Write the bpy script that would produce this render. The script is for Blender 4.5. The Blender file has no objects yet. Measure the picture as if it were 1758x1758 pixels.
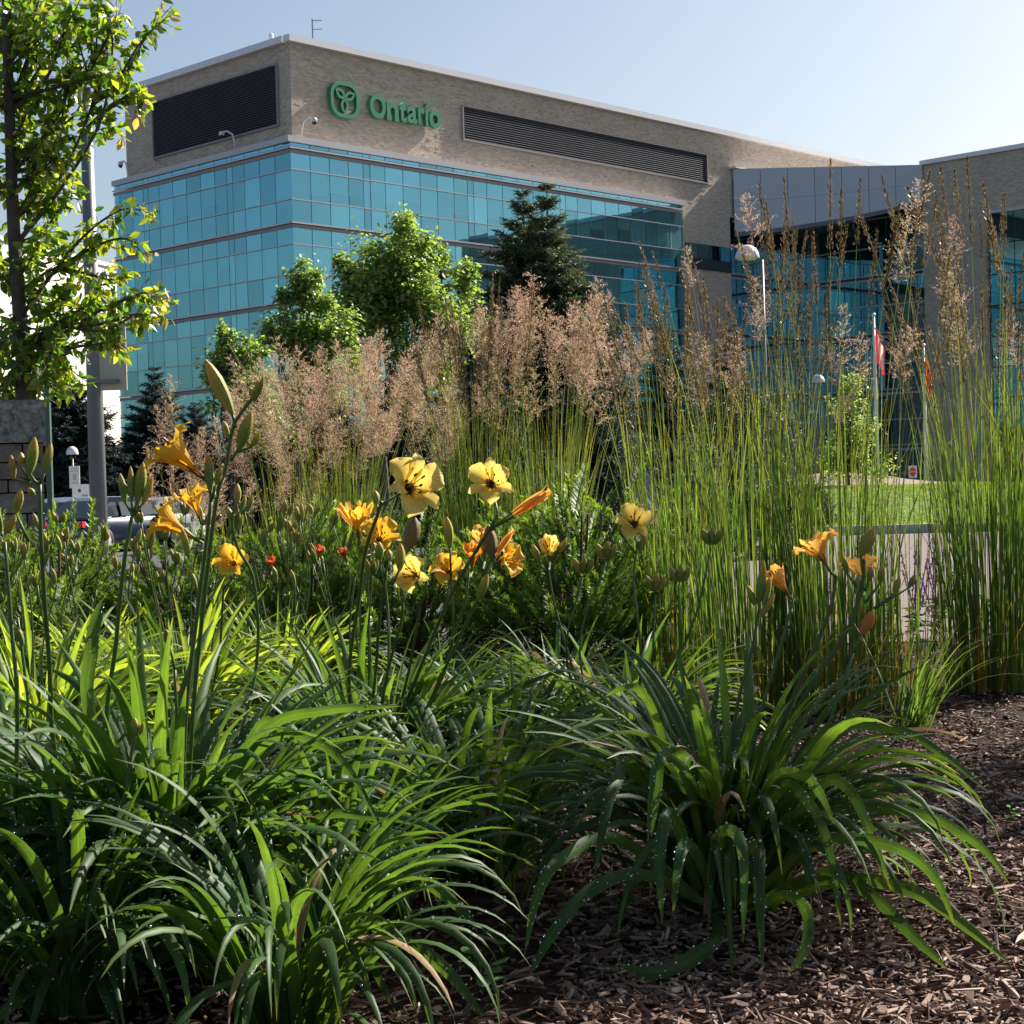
import bpy, math, random
import numpy as np
from mathutils import Vector, Matrix, Euler
R = math.radians
rng = np.random.default_rng(7); random.seed(7)
scene = bpy.context.scene
col = scene.collection

# ------------------------------------------------------------------ camera
F_PX = 2900.0; HALF = 879.0
PITCH = -math.atan(44 / F_PX); ROLL = 0.028
CAM = np.array([0.0, 0.0, 1.45])
_up = np.array([0, -math.sin(PITCH), math.cos(PITCH)]); _rt = np.array([1.0, 0, 0]); FWD = np.array([0, math.cos(PITCH), math.sin(PITCH)])
UPV = _up * math.cos(ROLL) + _rt * math.sin(ROLL); RTV = _rt * math.cos(ROLL) - _up * math.sin(ROLL)
cd = bpy.data.cameras.new('camera'); cam = bpy.data.objects.new('camera', cd); col.objects.link(cam)
cd.sensor_width = 36; cd.lens = 36 * F_PX / 1758; cd.clip_start = 0.05; cd.clip_end = 3000
cam.matrix_world = Matrix(((RTV[0], UPV[0], -FWD[0], CAM[0]), (RTV[1], UPV[1], -FWD[1], CAM[1]), (RTV[2], UPV[2], -FWD[2], CAM[2]), (0, 0, 0, 1)))
scene.camera = cam

# ------------------------------------------------------------------ light
SUN_AZ = R(48.6); SUN_EL = R(37)
SUNV = Vector((math.sin(SUN_AZ) * math.cos(SUN_EL), math.cos(SUN_AZ) * math.cos(SUN_EL), math.sin(SUN_EL)))
world = bpy.data.worlds.new('World'); scene.world = world; world.use_nodes = True
wn = world.node_tree; wn.nodes.clear()
sky = wn.nodes.new('ShaderNodeTexSky'); sky.sky_type = 'NISHITA'; sky.sun_disc = False
sky.sun_elevation = SUN_EL; sky.sun_rotation = SUN_AZ
sky.air_density = 1.0; sky.dust_density = 2.0; sky.ozone_density = 0.5
bg = wn.nodes.new('ShaderNodeBackground'); bg.inputs[1].default_value = 0.053
wo = wn.nodes.new('ShaderNodeOutputWorld')
wn.links.new(sky.outputs[0], bg.inputs[0]); wn.links.new(bg.outputs[0], wo.inputs[0])
sl = bpy.data.lights.new('sun', 'SUN'); sl.energy = 4.9; sl.angle = R(0.53); sl.color = (1.0, 0.93, 0.82)
so = bpy.data.objects.new('sun', sl); col.objects.link(so); so.rotation_euler = SUNV.to_track_quat('Z', 'Y').to_euler()
scene.view_settings.view_transform = 'Standard'; scene.view_settings.look = 'None'
scene.view_settings.exposure = 1.28; scene.view_settings.gamma = 1.0
scene.render.resolution_x = 1024; scene.render.resolution_y = 1024
scene.render.engine = 'CYCLES'

# ------------------------------------------------------------------ helpers
def ray(px, py): return RTV * (px - HALF) / F_PX + UPV * (HALF - py) / F_PX + FWD
def W(px, py, Y):
    d = ray(px, py); return CAM + d * (Y / d[1])
def project(P):
    d = np.asarray(P) - CAM; z = d @ FWD
    return HALF + F_PX * (d @ RTV) / z, HALF - F_PX * (d @ UPV) / z
def XY(px, Y):            # plan position seen at picture column px (at the horizon) and depth Y
    p = W(px, 835, Y); return p[0], Y
def ground(x, y):
    x = np.asarray(x, float); y = np.asarray(y, float)
    a = np.clip((y - 7.0) / 7.5, 0, 1); z = 0.6 * (1 - a * a * (3 - 2 * a))
    z = z * np.clip((y + 6) / 4, 0, 1)
    w = np.clip((8.5 - np.abs(x)) / 2.5, 0, 1); z = z * w * w * (3 - 2 * w)
    return z + 0.012 * np.sin(x * 5.1 + 1) * np.cos(y * 4.3) * (z > .05)

class MB:
    def __init__(s): s.v = []; s.f = []; s.n = 0; s.a = {}
    def add(s, V, F, mi=0, **attrs):
        V = np.asarray(V, float).reshape(-1, 3)
        if not isinstance(F, np.ndarray):
            by = {}
            for q in F: by.setdefault(len(q), []).append(q)
            Fs = [np.array(x) for x in by.values()]
        else: Fs = [F]
        for q in Fs: s.f.append((q + s.n, mi))
        s.v.append(V)
        for k, x in attrs.items():
            s.a.setdefault(k, []).append((s.n, np.broadcast_to(np.asarray(x, float), (len(V),)).copy()))
        s.n += len(V); return s
    def box(s, c, size, M=None, mi=0, bev=0, **at):
        c = np.array(c, float); h = np.array(size, float) / 2
        V = np.array([(x, y, z) for x in (-1, 1) for y in (-1, 1) for z in (-1, 1)], float) * h
        if M is not None: V = V @ np.array(M.to_3x3()).T
        F = np.array([(0, 1, 3, 2), (4, 6, 7, 5), (0, 4, 5, 1), (2, 3, 7, 6), (0, 2, 6, 4), (1, 5, 7, 3)])
        return s.add(V + c, F, mi, **at)
    def tube(s, P, r, n=8, caps=True, mi=0, **at):
        P = np.asarray(P, float); r = np.broadcast_to(np.asarray(r, float), (len(P),))
        T = np.gradient(P, axis=0); T /= np.linalg.norm(T, axis=1)[:, None] + 1e-12
        ref = np.array([0, 0, 1.0]) if abs(T[:, 2]).mean() < .8 else np.array([1.0, 0, 0])
        A = np.cross(T, ref); A /= np.linalg.norm(A, axis=1)[:, None] + 1e-12; B = np.cross(T, A)
        th = np.arange(n) * 2 * math.pi / n
        V = P[:, None] + r[:, None, None] * (np.cos(th)[None, :, None] * A[:, None] + np.sin(th)[None, :, None] * B[:, None])
        N = len(P); i = np.arange(N - 1)[:, None] * n; j = np.arange(n)[None]
        F = np.stack([i + j, i + (j + 1) % n, i + n + (j + 1) % n, i + n + j], -1).reshape(-1, 4)
        s.add(V.reshape(-1, 3), F, mi, **at)
        if caps:
            s.f.append((np.array([list(range(n))[::-1]]) + s.n - N * n, mi)); s.f.append((np.array([list(range(n))]) + s.n - n, mi))
        return s
    def lathe(s, prof, n=16, c=(0, 0, 0), mi=0, **at):
        prof = np.asarray(prof, float); th = np.arange(n) * 2 * math.pi / n; N = len(prof)
        V = np.stack([prof[:, 0][:, None] * np.cos(th), prof[:, 0][:, None] * np.sin(th), np.repeat(prof[:, 1][:, None], n, 1)], -1) + np.array(c)
        i = np.arange(N - 1)[:, None] * n; j = np.arange(n)[None]
        F = np.stack([i + j, i + (j + 1) % n, i + n + (j + 1) % n, i + n + j], -1).reshape(-1, 4)
        return s.add(V.reshape(-1, 3), F, mi, **at)
    def prism(s, poly, z0, z1, M=None, mi=0, **at):   # poly in xy extruded in z, then M
        n = len(poly); V = np.array([(x, y, z0) for x, y in poly] + [(x, y, z1) for x, y in poly], float)
        if M is not None: V = V @ np.array(M.to_3x3()).T + np.array(M.translation)
        F = [tuple(range(n))[::-1], tuple(range(n, 2 * n))] + [(i, (i + 1) % n, n + (i + 1) % n, n + i) for i in range(n)]
        return s.add(V, F, mi, **at)
    def stroke(s, P2, w, y0, y1, closed=True, mi=0):  # 2-d stroke in the xz plane, thickness in y
        P = np.array(P2, float); n = len(P)
        if closed: T = np.roll(P, -1, 0) - np.roll(P, 1, 0)
        else: T = np.gradient(P, axis=0)
        T /= np.linalg.norm(T, axis=1)[:, None] + 1e-9; N = np.stack([-T[:, 1], T[:, 0]], 1)
        a = P + N * w / 2; b = P - N * w / 2
        V = np.concatenate([np.stack([q[:, 0], np.full(n, y), q[:, 1]], 1) for q, y in ((a, y0), (b, y0), (b, y1), (a, y1))])
        F = []
        for i in range(n if closed else n - 1):
            j = (i + 1) % n
            for k in range(4): l = (k + 1) % 4; F.append((k * n + i, k * n + j, l * n + j, l * n + i))
        return s.add(V, F, mi)
    def mesh(s, name, mats, smooth=False, origin=(0, 0, 0)):
        m = bpy.data.meshes.new(name)
        V = np.concatenate(s.v) - np.array(origin); m.vertices.add(len(V)); m.vertices.foreach_set('co', V.ravel())
        tot = np.concatenate([np.full(len(f), f.shape[1]) for f, _ in s.f]); lv = np.concatenate([f.ravel() for f, _ in s.f])
        mi = np.concatenate([np.full(len(f), i) for f, i in s.f])
        m.loops.add(len(lv)); m.loops.foreach_set('vertex_index', lv)
        m.polygons.add(len(tot)); st = np.concatenate([[0], np.cumsum(tot)[:-1]])
        m.polygons.foreach_set('loop_start', st); m.polygons.foreach_set('loop_total', tot)
        m.polygons.foreach_set('material_index', mi)
        m.polygons.foreach_set('use_smooth', np.full(len(tot), smooth))
        for k, L in s.a.items():
            arr = np.zeros(len(V))
            for st_, x in L: arr[st_:st_ + len(x)] = x
            at = m.attributes.new(k, 'FLOAT', 'POINT'); at.data.foreach_set('value', arr)
        for x in (mats if isinstance(mats, (list, tuple)) else [mats]): m.materials.append(x)
        m.update(calc_edges=True); m.validate(); return m

def link(name, mesh, parent=None, M=None):
    o = bpy.data.objects.new(name, mesh); col.objects.link(o)
    if parent is not None: o.parent = parent
    if M is not None: o.matrix_basis = M
    return o
def tag(o, label=None, cat=None, group=None, kind=None):
    for k, v in (('label', label), ('category', cat), ('group', group), ('kind', kind)):
        if v: o[k] = v
    return o
def empty(name, loc, rz=0, **t):
    o = bpy.data.objects.new(name, None); col.objects.link(o); o.location = loc; o.rotation_euler = (0, 0, rz)
    o.empty_display_size = 0.1
    return tag(o, **t)
def build(name, mb, mat, parent=None, smooth=False, world=False, **t):
    org = (0, 0, 0)
    if world and parent is not None:
        org = tuple(parent.location) if parent.parent is None else tuple(parent.parent.location)
    return tag(link(name, mb.mesh(name, mat, smooth, org), parent), **t)
def frame(o, z, up=Vector((0, 0, 1)), s=(1, 1, 1)):      # matrix with local z along z
    z = Vector(z).normalized(); x = up.cross(z)
    if x.length < 1e-4: x = Vector((1, 0, 0))
    x.normalize(); y = z.cross(x)
    M = Matrix((x, y, z)).transposed().to_4x4(); M = M @ Matrix.Diagonal((*s, 1)); M.translation = Vector(o); return M
def inst(V, F, Ms, extra=None):                          # joined copies of a template by (k,4,4) matrices
    V = np.asarray(V); Ms = np.asarray(Ms); k = len(Ms); n = len(V)
    out = np.einsum('kij,nj->kni', Ms[:, :3, :3], V) + Ms[:, None, :3, 3]
    FF = (F[None] + (np.arange(k) * n)[:, None, None]).reshape(-1, F.shape[1])
    return out.reshape(-1, 3), FF
def frames_np(O, Z, S, roll=None):                       # vectorised frames, local z along Z
    O = np.asarray(O, float); Z = np.asarray(Z, float); Z = Z / (np.linalg.norm(Z, axis=1)[:, None] + 1e-9); k = len(O)
    ref = np.tile([0, 0, 1.0], (k, 1)); ref[np.abs(Z[:, 2]) > .95] = (1, 0, 0)
    X = np.cross(ref, Z); X /= np.linalg.norm(X, axis=1)[:, None]; Y = np.cross(Z, X)
    if roll is not None:
        c, s_ = np.cos(roll)[:, None], np.sin(roll)[:, None]; X, Y = X * c + Y * s_, -X * s_ + Y * c
    S = np.asarray(S, float);  S = np.repeat(S[:, None], 3, 1) if S.ndim == 1 else S
    M = np.zeros((k, 4, 4)); M[:, :3, 0] = X * S[:, :1]; M[:, :3, 1] = Y * S[:, 1:2]; M[:, :3, 2] = Z * S[:, 2:3]; M[:, :3, 3] = O; M[:, 3, 3] = 1
    return M

# ------------------------------------------------------------------ materials
def newmat(name):
    m = bpy.data.materials.new(name); m.use_nodes = True; m.node_tree.nodes.clear(); return m, m.node_tree
def N(nt, t, **kw):
    n = nt.nodes.new('ShaderNode' + t)
    for k, v in kw.items():
        if k in n.inputs.keys() if isinstance(k, str) else False: n.inputs[k].default_value = v
        else: setattr(n, k, v)
    return n
def L(nt, a, b): nt.links.new(a, b)
def rgba(c): return (*c, 1.0)
def principled(name, color, rough=.6, metal=0, spec=.5, noise=None, bump=None, coat=0):
    """noise=(scale, amount, second colour), bump=(scale, strength)"""
    m, nt = newmat(name); p = N(nt, 'BsdfPrincipled'); o = N(nt, 'OutputMaterial'); L(nt, p.outputs[0], o.inputs[0])
    p.inputs['Base Color'].default_value = rgba(color); p.inputs['Roughness'].default_value = rough
    p.inputs['Metallic'].default_value = metal; p.inputs['Specular IOR Level'].default_value = spec
    p.inputs['Coat Weight'].default_value = coat
    tc = N(nt, 'TexCoord')
    if noise:
        n = N(nt, 'TexNoise'); n.inputs['Scale'].default_value = noise[0]; n.inputs['Detail'].default_value = 6; n.inputs['Roughness'].default_value = .65
        L(nt, tc.outputs['Object'], n.inputs['Vector'])
        r = N(nt, 'ValToRGB'); r.color_ramp.elements[0].position = .5 - noise[1]; r.color_ramp.elements[1].position = .5 + noise[1]
        r.color_ramp.elements[0].color = rgba(color); r.color_ramp.elements[1].color = rgba(noise[2])
        L(nt, n.outputs[0], r.inputs[0]); L(nt, r.outputs[0], p.inputs['Base Color'])
    if bump:
        n2 = N(nt, 'TexNoise'); n2.inputs['Scale'].default_value = bump[0]; n2.inputs['Detail'].default_value = 5
        L(nt, tc.outputs['Object'], n2.inputs['Vector'])
        b = N(nt, 'Bump'); b.inputs['Strength'].default_value = bump[1]; b.inputs['Distance'].default_value = .02
        L(nt, n2.outputs[0], b.inputs['Height']); L(nt, b.outputs[0], p.inputs['Normal'])
    return m
def rand_node(nt):
    """a 0..1 value that differs per object and per joined piece"""
    oi = N(nt, 'ObjectInfo'); at = N(nt, 'Attribute', attribute_name='rnd'); a = N(nt, 'Math', operation='ADD')
    L(nt, oi.outputs['Random'], a.inputs[0]); L(nt, at.outputs['Fac'], a.inputs[1])
    f = N(nt, 'Math', operation='FRACT'); L(nt, a.outputs[0], f.inputs[0]); return f.outputs[0]
def leafmat(name, stops, trans=.35, tcol=None, rough=.4, spec=.4, tip=None, veins=False, noise=None):
    """stops: ramp colours picked by the random value; translucent share trans tinted tcol times colour"""
    m, nt = newmat(name); p = N(nt, 'BsdfPrincipled'); t = N(nt, 'BsdfTranslucent'); mx = N(nt, 'MixShader'); o = N(nt, 'OutputMaterial')
    r = N(nt, 'ValToRGB'); e = r.color_ramp.elements
    while len(e) < len(stops): e.new(.5)
    for i, c in enumerate(stops): e[i].position = i / max(1, len(stops) - 1); e[i].color = rgba(c)
    L(nt, rand_node(nt), r.inputs[0]); c = r.outputs[0]
    if tip:
        at = N(nt, 'Attribute', attribute_name='along'); q = N(nt, 'MapRange'); q.inputs[1].default_value = tip[1]; q.inputs[2].default_value = 1.0; q.inputs[4].default_value = tip[2]
        L(nt, at.outputs['Fac'], q.inputs[0]); k = N(nt, 'MixRGB'); k.inputs[2].default_value = rgba(tip[0]); L(nt, q.outputs[0], k.inputs[0]); L(nt, c, k.inputs[1]); c = k.outputs[0]
    if veins:
        at = N(nt, 'Attribute', attribute_name='across'); w = N(nt, 'Math', operation='MULTIPLY'); w.inputs[1].default_value = 34
        L(nt, at.outputs['Fac'], w.inputs[0]); s_ = N(nt, 'Math', operation='SINE'); L(nt, w.outputs[0], s_.inputs[0])
        q = N(nt, 'MapRange'); q.inputs[1].default_value = -1; q.inputs[3].default_value = .82; q.inputs[4].default_value = 1.12; L(nt, s_.outputs[0], q.inputs[0])
        k = N(nt, 'MixRGB', blend_type='MULTIPLY'); k.inputs[0].default_value = 1; L(nt, c, k.inputs[1]); L(nt, q.outputs[0], k.inputs[2]); c = k.outputs[0]
        ab = N(nt, 'Math', operation='ABSOLUTE'); L(nt, at.outputs['Fac'], ab.inputs[0]); q2 = N(nt, 'MapRange'); q2.inputs[1].default_value = 0; q2.inputs[2].default_value = .16; q2.inputs[3].default_value = 1.45; q2.inputs[4].default_value = 1; L(nt, ab.outputs[0], q2.inputs[0])
        k = N(nt, 'MixRGB', blend_type='MULTIPLY'); k.inputs[0].default_value = 1; L(nt, c, k.inputs[1]); L(nt, q2.outputs[0], k.inputs[2]); c = k.outputs[0]
        tc = N(nt, 'TexCoord'); n = N(nt, 'TexNoise'); n.inputs['Scale'].default_value = 14; n.inputs['Detail'].default_value = 4; L(nt, tc.outputs['Object'], n.inputs['Vector']); q3 = N(nt, 'MapRange'); q3.inputs[1].default_value = .3; q3.inputs[2].default_value = .7; q3.inputs[3].default_value = .72; q3.inputs[4].default_value = 1.25; L(nt, n.outputs[0], q3.inputs[0])
        k = N(nt, 'MixRGB', blend_type='MULTIPLY'); k.inputs[0].default_value = 1; L(nt, c, k.inputs[1]); L(nt, q3.outputs[0], k.inputs[2]); c = k.outputs[0]
    L(nt, c, p.inputs['Base Color'])
    p.inputs['Roughness'].default_value = rough; p.inputs['Specular IOR Level'].default_value = spec
    k = N(nt, 'MixRGB', blend_type='MULTIPLY'); k.inputs[0].default_value = 1; k.inputs[2].default_value = rgba(tcol or (1, 1, 1)); L(nt, c, k.inputs[1]); L(nt, k.outputs[0], t.inputs[0])
    mx.inputs[0].default_value = trans; L(nt, p.outputs[0], mx.inputs[1]); L(nt, t.outputs[0], mx.inputs[2]); L(nt, mx.outputs[0], o.inputs[0]); return m

M = {}
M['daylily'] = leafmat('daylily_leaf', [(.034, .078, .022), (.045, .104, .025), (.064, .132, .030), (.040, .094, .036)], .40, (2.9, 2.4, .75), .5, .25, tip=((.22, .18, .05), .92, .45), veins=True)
M['daylily_sunlit'] = leafmat('daylily_leaf_sunlit', [(.10, .17, .03), (.14, .23, .04), (.20, .29, .055), (.11, .18, .045)], .48, (2.6, 2.2, .8), .5, .3, tip=((.28, .24, .08), .9, .5), veins=True)  # paler copy of the blade colour; sunlight on the back clumps painted in
M['dead_leaf'] = leafmat('dead_leaf', [(.30, .20, .10), (.38, .27, .15), (.22, .14, .07)], .3, (1.3, 1.1, .9), .7, .2)
M['scape'] = leafmat('scape_green', [(.07, .125, .03), (.10, .16, .04), (.085, .12, .04)], .2, (1.5, 1.5, 1), .45, .4)
M['bud'] = leafmat('bud_green', [(.10, .16, .035), (.15, .19, .045), (.20, .19, .05)], .25, (1.8, 1.5, .8), .5, .3, tip=((.36, .24, .05), .45, .75), veins=True)
M['bud_orange'] = leafmat('bud_orange', [(.45, .18, .04), (.5, .2, .05), (.4, .16, .05)], .25, (1.3, 1.1, .9), .5, .3)
M['bud_brown'] = leafmat('bud_brown', [(.2, .14, .07), (.22, .15, .08)], .2, (1.2, 1.1, .9), .5, .3)
M['grass'] = leafmat('reed_blade', [(.03, .07, .022), (.055, .115, .03), (.12, .19, .045), (.04, .085, .03), (.08, .15, .036), (.035, .08, .025)], .48, (2.5, 2.2, .9), .42, .4, tip=((.25, .22, .07), .7, .6))
M['grass_dark'] = leafmat('reed_blade_dark', [(.03, .08, .02), (.05, .11, .025), (.07, .14, .03)], .4, (2.2, 2.1, 1.0), .42, .4)
M['grass_base'] = leafmat('reed_dry_blade', [(.25, .20, .03), (.3, .16, .03), (.2, .22, .03)], .45, (1.8, 1.6, .9), .5, .3)
M['culm'] = leafmat('reed_culm', [(.09, .16, .04), (.14, .20, .05), (.20, .20, .08)], .3, (1.6, 1.5, 1), .45, .4)
M['spike'] = leafmat('reed_spike', [(.07, .06, .028), (.12, .09, .045), (.20, .14, .085), (.09, .09, .035), (.14, .10, .05)], .35, (1.5, 1.4, 1.1), .45, .4)
M['airy'] = leafmat('airy_panicle', [(.50, .30, .26), (.46, .31, .23), (.33, .32, .14), (.60, .42, .35), (.38, .30, .16), (.55, .36, .30)], .45, (1.15, 1.1, 1.05), .5, .4)
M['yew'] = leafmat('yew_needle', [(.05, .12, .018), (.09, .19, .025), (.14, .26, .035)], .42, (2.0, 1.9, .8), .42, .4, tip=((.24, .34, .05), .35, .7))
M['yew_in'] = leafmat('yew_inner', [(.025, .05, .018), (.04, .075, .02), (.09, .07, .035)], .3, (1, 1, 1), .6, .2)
M['twig'] = principled('twig', (.09, .05, .03), .8, noise=(30, .2, (.16, .1, .06)))
M['bark'] = principled('bark', (.045, .035, .03), .9, noise=(14, .25, (.12, .095, .08)), bump=(25, .8))
M['tree_leaf'] = leafmat('tree_leaf', [(.03, .075, .018), (.055, .125, .025), (.11, .19, .03), (.06, .13, .025), (.17, .23, .035), (.28, .30, .05), (.04, .09, .02)], .5, (2.6, 2.5, .8), .38, .5)
M['tree_leaf_tip'] = leafmat('tree_leaf_young', [(.16, .25, .03), (.28, .3, .05), (.45, .33, .12), (.14, .24, .03)], .5, (1.8, 1.7, .9), .4, .5)
M['maple'] = leafmat('maple_leaf', [(.09, .15, .045), (.14, .22, .065), (.23, .31, .11), (.15, .22, .08)], .5, (2.2, 2.1, .9), .4, .4)
M['spruce'] = leafmat('spruce_needle', [(.04, .065, .035), (.065, .095, .05), (.10, .13, .07)], .25, (1.5, 1.5, 1), .55, .3)
M['spruce_blue'] = leafmat('blue_spruce_needle', [(.05, .09, .08), (.08, .13, .115), (.05, .09, .085)], .15, (1.3, 1.3, 1), .55, .3)
M['spruce_dark'] = leafmat('dark_spruce_needle', [(.02, .038, .036), (.032, .055, .05), (.04, .066, .055)], .2, (1, 1, 1), .6, .25)
M['cone'] = leafmat('spruce_cone', [(.3, .16, .08), (.38, .22, .11), (.22, .12, .06)], .1, (1, 1, 1), .6, .3)
M['juniper'] = leafmat('juniper', [(.03, .06, .03), (.05, .09, .035), (.07, .11, .04)], .2, (1.4, 1.4, 1), .55, .3)
M['salvia'] = leafmat('salvia_flower', [(.16, .05, .25), (.24, .08, .3), (.3, .1, .28)], .35, (1.4, 1, 1.4), .6, .3)
M['salvia_leaf'] = leafmat('salvia_leaf', [(.06, .1, .05), (.08, .13, .05)], .3, (1.5, 1.5, 1), .5, .3)
M['clover'] = leafmat('seedling_leaf', [(.06, .17, .03), (.09, .22, .04)], .4, (2, 2, 1), .45, .4)
M['wood_chip'] = leafmat('wood_chip', [(.04, .021, .015), (.09, .046, .031), (.18, .105, .074), (.06, .030, .021), (.52, .37, .29), (.13, .07, .05), (.34, .23, .175), (.08, .044, .03)], .0, (1, 1, 1), .8, .25)
M['soil'] = principled('soil', (.018, .011, .008), .95, spec=.1, noise=(35, .2, (.05, .03, .022)), bump=(60, 1))
M['asphalt'] = principled('asphalt', (.135, .112, .102), .85, spec=.2, noise=(2.5, .3, (.18, .15, .138)), bump=(220, .3))
M['lot'] = principled('parking_asphalt', (.06, .06, .065), .8, spec=.3, noise=(1.5, .3, (.09, .09, .095)))
M['lawn'] = leafmat('lawn_blade', [(.09, .17, .03), (.14, .23, .04), (.22, .27, .06)], .4, (1.8, 1.7, 1), .5, .3)
M['lawn_soil'] = principled('lawn_turf', (.06, .12, .02), .9, noise=(6, .3, (.09, .16, .025)), bump=(60, .6))
M['kerb'] = principled('kerb_concrete', (.35, .33, .32), .85, noise=(6, .3, (.45, .43, .41)))
M['limestone'] = principled('limestone_cap', (.10, .095, .085), .9, noise=(26, .14, (.42, .40, .36)), bump=(30, .9))
M['stone_dark'] = principled('rough_stone', (.13, .11, .09), .95, noise=(8, .2, (.34, .30, .26)), bump=(22, 1))
M['steel'] = principled('galvanised_pole', (.16, .17, .18), .45, metal=.35, noise=(5, .3, (.21, .22, .23)))
M['green_steel'] = principled('green_painted_steel', (.06, .12, .09), .5)
M['sign_back'] = principled('sign_back', (.48, .43, .32), .6, noise=(4, .3, (.54, .49, .38)))
M['white'] = principled('white_paint', (.75, .73, .72), .5)
M['red'] = principled('red_paint', (.6, .02, .03), .5)
M['black'] = principled('black_rubber', (.012, .012, .013), .6)
M['lamp_white'] = principled('lamp_dome', (.72, .70, .72), .35)
M['lamp_lens'] = principled('lamp_lens', (.75, .66, .4), .3)
M['pale_wall'] = principled('pale_precast', (.78, .72, .68), .85, noise=(.6, .3, (.82, .77, .73)))
M['metal_panel'] = principled('metal_panel', (.42, .46, .53), .42, metal=.25, noise=(.5, .3, (.46, .50, .57)))
M['coping'] = principled('metal_coping', (.72, .70, .72), .35, metal=.3)
M['ledge'] = principled('metal_ledge', (.50, .48, .50), .45, metal=.2)
M['mullion'] = principled('aluminium_mullion', (.52, .50, .54), .35, metal=.4)
M['band'] = principled('beige_band', (.30, .265, .26), .6)
M['louver'] = principled('dark_louvre', (.13, .14, .17), .5, metal=.3)
M['louver_back'] = principled('louvre_shade', (.02, .02, .025), .8)  # near-black sheet paints the shade between the slats
M['logo'] = principled('green_letter', (.02, .24, .12), .42, noise=(2, .3, (.025, .27, .14)))
M['entry_lightened'] = principled('entrance_lightened_back', (.22, .32, .36), .8)  # bluish backing, colour lightened in place of missing reflections in the glass
M['backing'] = principled('dark_room', (.028, .05, .06), .9)
M['spandrel'] = principled('spandrel_back', (.26, .36, .40), .7)
M['blind'] = principled('roller_blind', (.88, .9, .88), .8)
M['cam_white'] = principled('camera_white', (.7, .7, .7), .5)
M['rock'] = principled('boulder', (.10, .09, .08), .9, noise=(6, .2, (.26, .24, .22)), bump=(8, 1))
def glassmat(name, refl, thru, fac, rough=.02):
    m, nt = newmat(name); g = N(nt, 'BsdfGlossy'); t = N(nt, 'BsdfTransparent'); mx = N(nt, 'MixShader'); o = N(nt, 'OutputMaterial')
    tc = N(nt, 'TexCoord'); n = N(nt, 'TexNoise'); n.inputs['Scale'].default_value = .9; n.inputs['Detail'].default_value = 1
    L(nt, tc.outputs['Object'], n.inputs['Vector']); b = N(nt, 'Bump'); b.inputs['Strength'].default_value = .08; b.inputs['Distance'].default_value = .02
    L(nt, n.outputs[0], b.inputs['Height']); L(nt, b.outputs[0], g.inputs['Normal'])
    oi = N(nt, 'ObjectInfo'); mr = N(nt, 'MapRange'); mr.inputs[3].default_value = .82; mr.inputs[4].default_value = 1.14; L(nt, oi.outputs['Random'], mr.inputs[0])
    k = N(nt, 'MixRGB', blend_type='MULTIPLY'); k.inputs[0].default_value = 1; k.inputs[1].default_value = rgba(refl); L(nt, mr.outputs[0], k.inputs[2]); L(nt, k.outputs[0], g.inputs[0])
    g.inputs['Roughness'].default_value = rough; t.inputs[0].default_value = rgba(thru)
    mx.inputs[0].default_value = fac; L(nt, t.outputs[0], mx.inputs[1]); L(nt, g.outputs[0], mx.inputs[2]); L(nt, mx.outputs[0], o.inputs[0]); return m
M['pane'] = glassmat('teal_glass', (.29, .62, .71), (.74, .95, .97), .50)
M['pane_dark'] = glassmat('dark_glass', (.32, .52, .62), (.7, .88, .9), .5)
M['car_glass'] = principled('car_glass', (.03, .045, .055), .06, spec=.8)
M['drop'] = glassmat('dew_water', (1, 1, 1), (.96, .98, .97), .45, .06)
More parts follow.
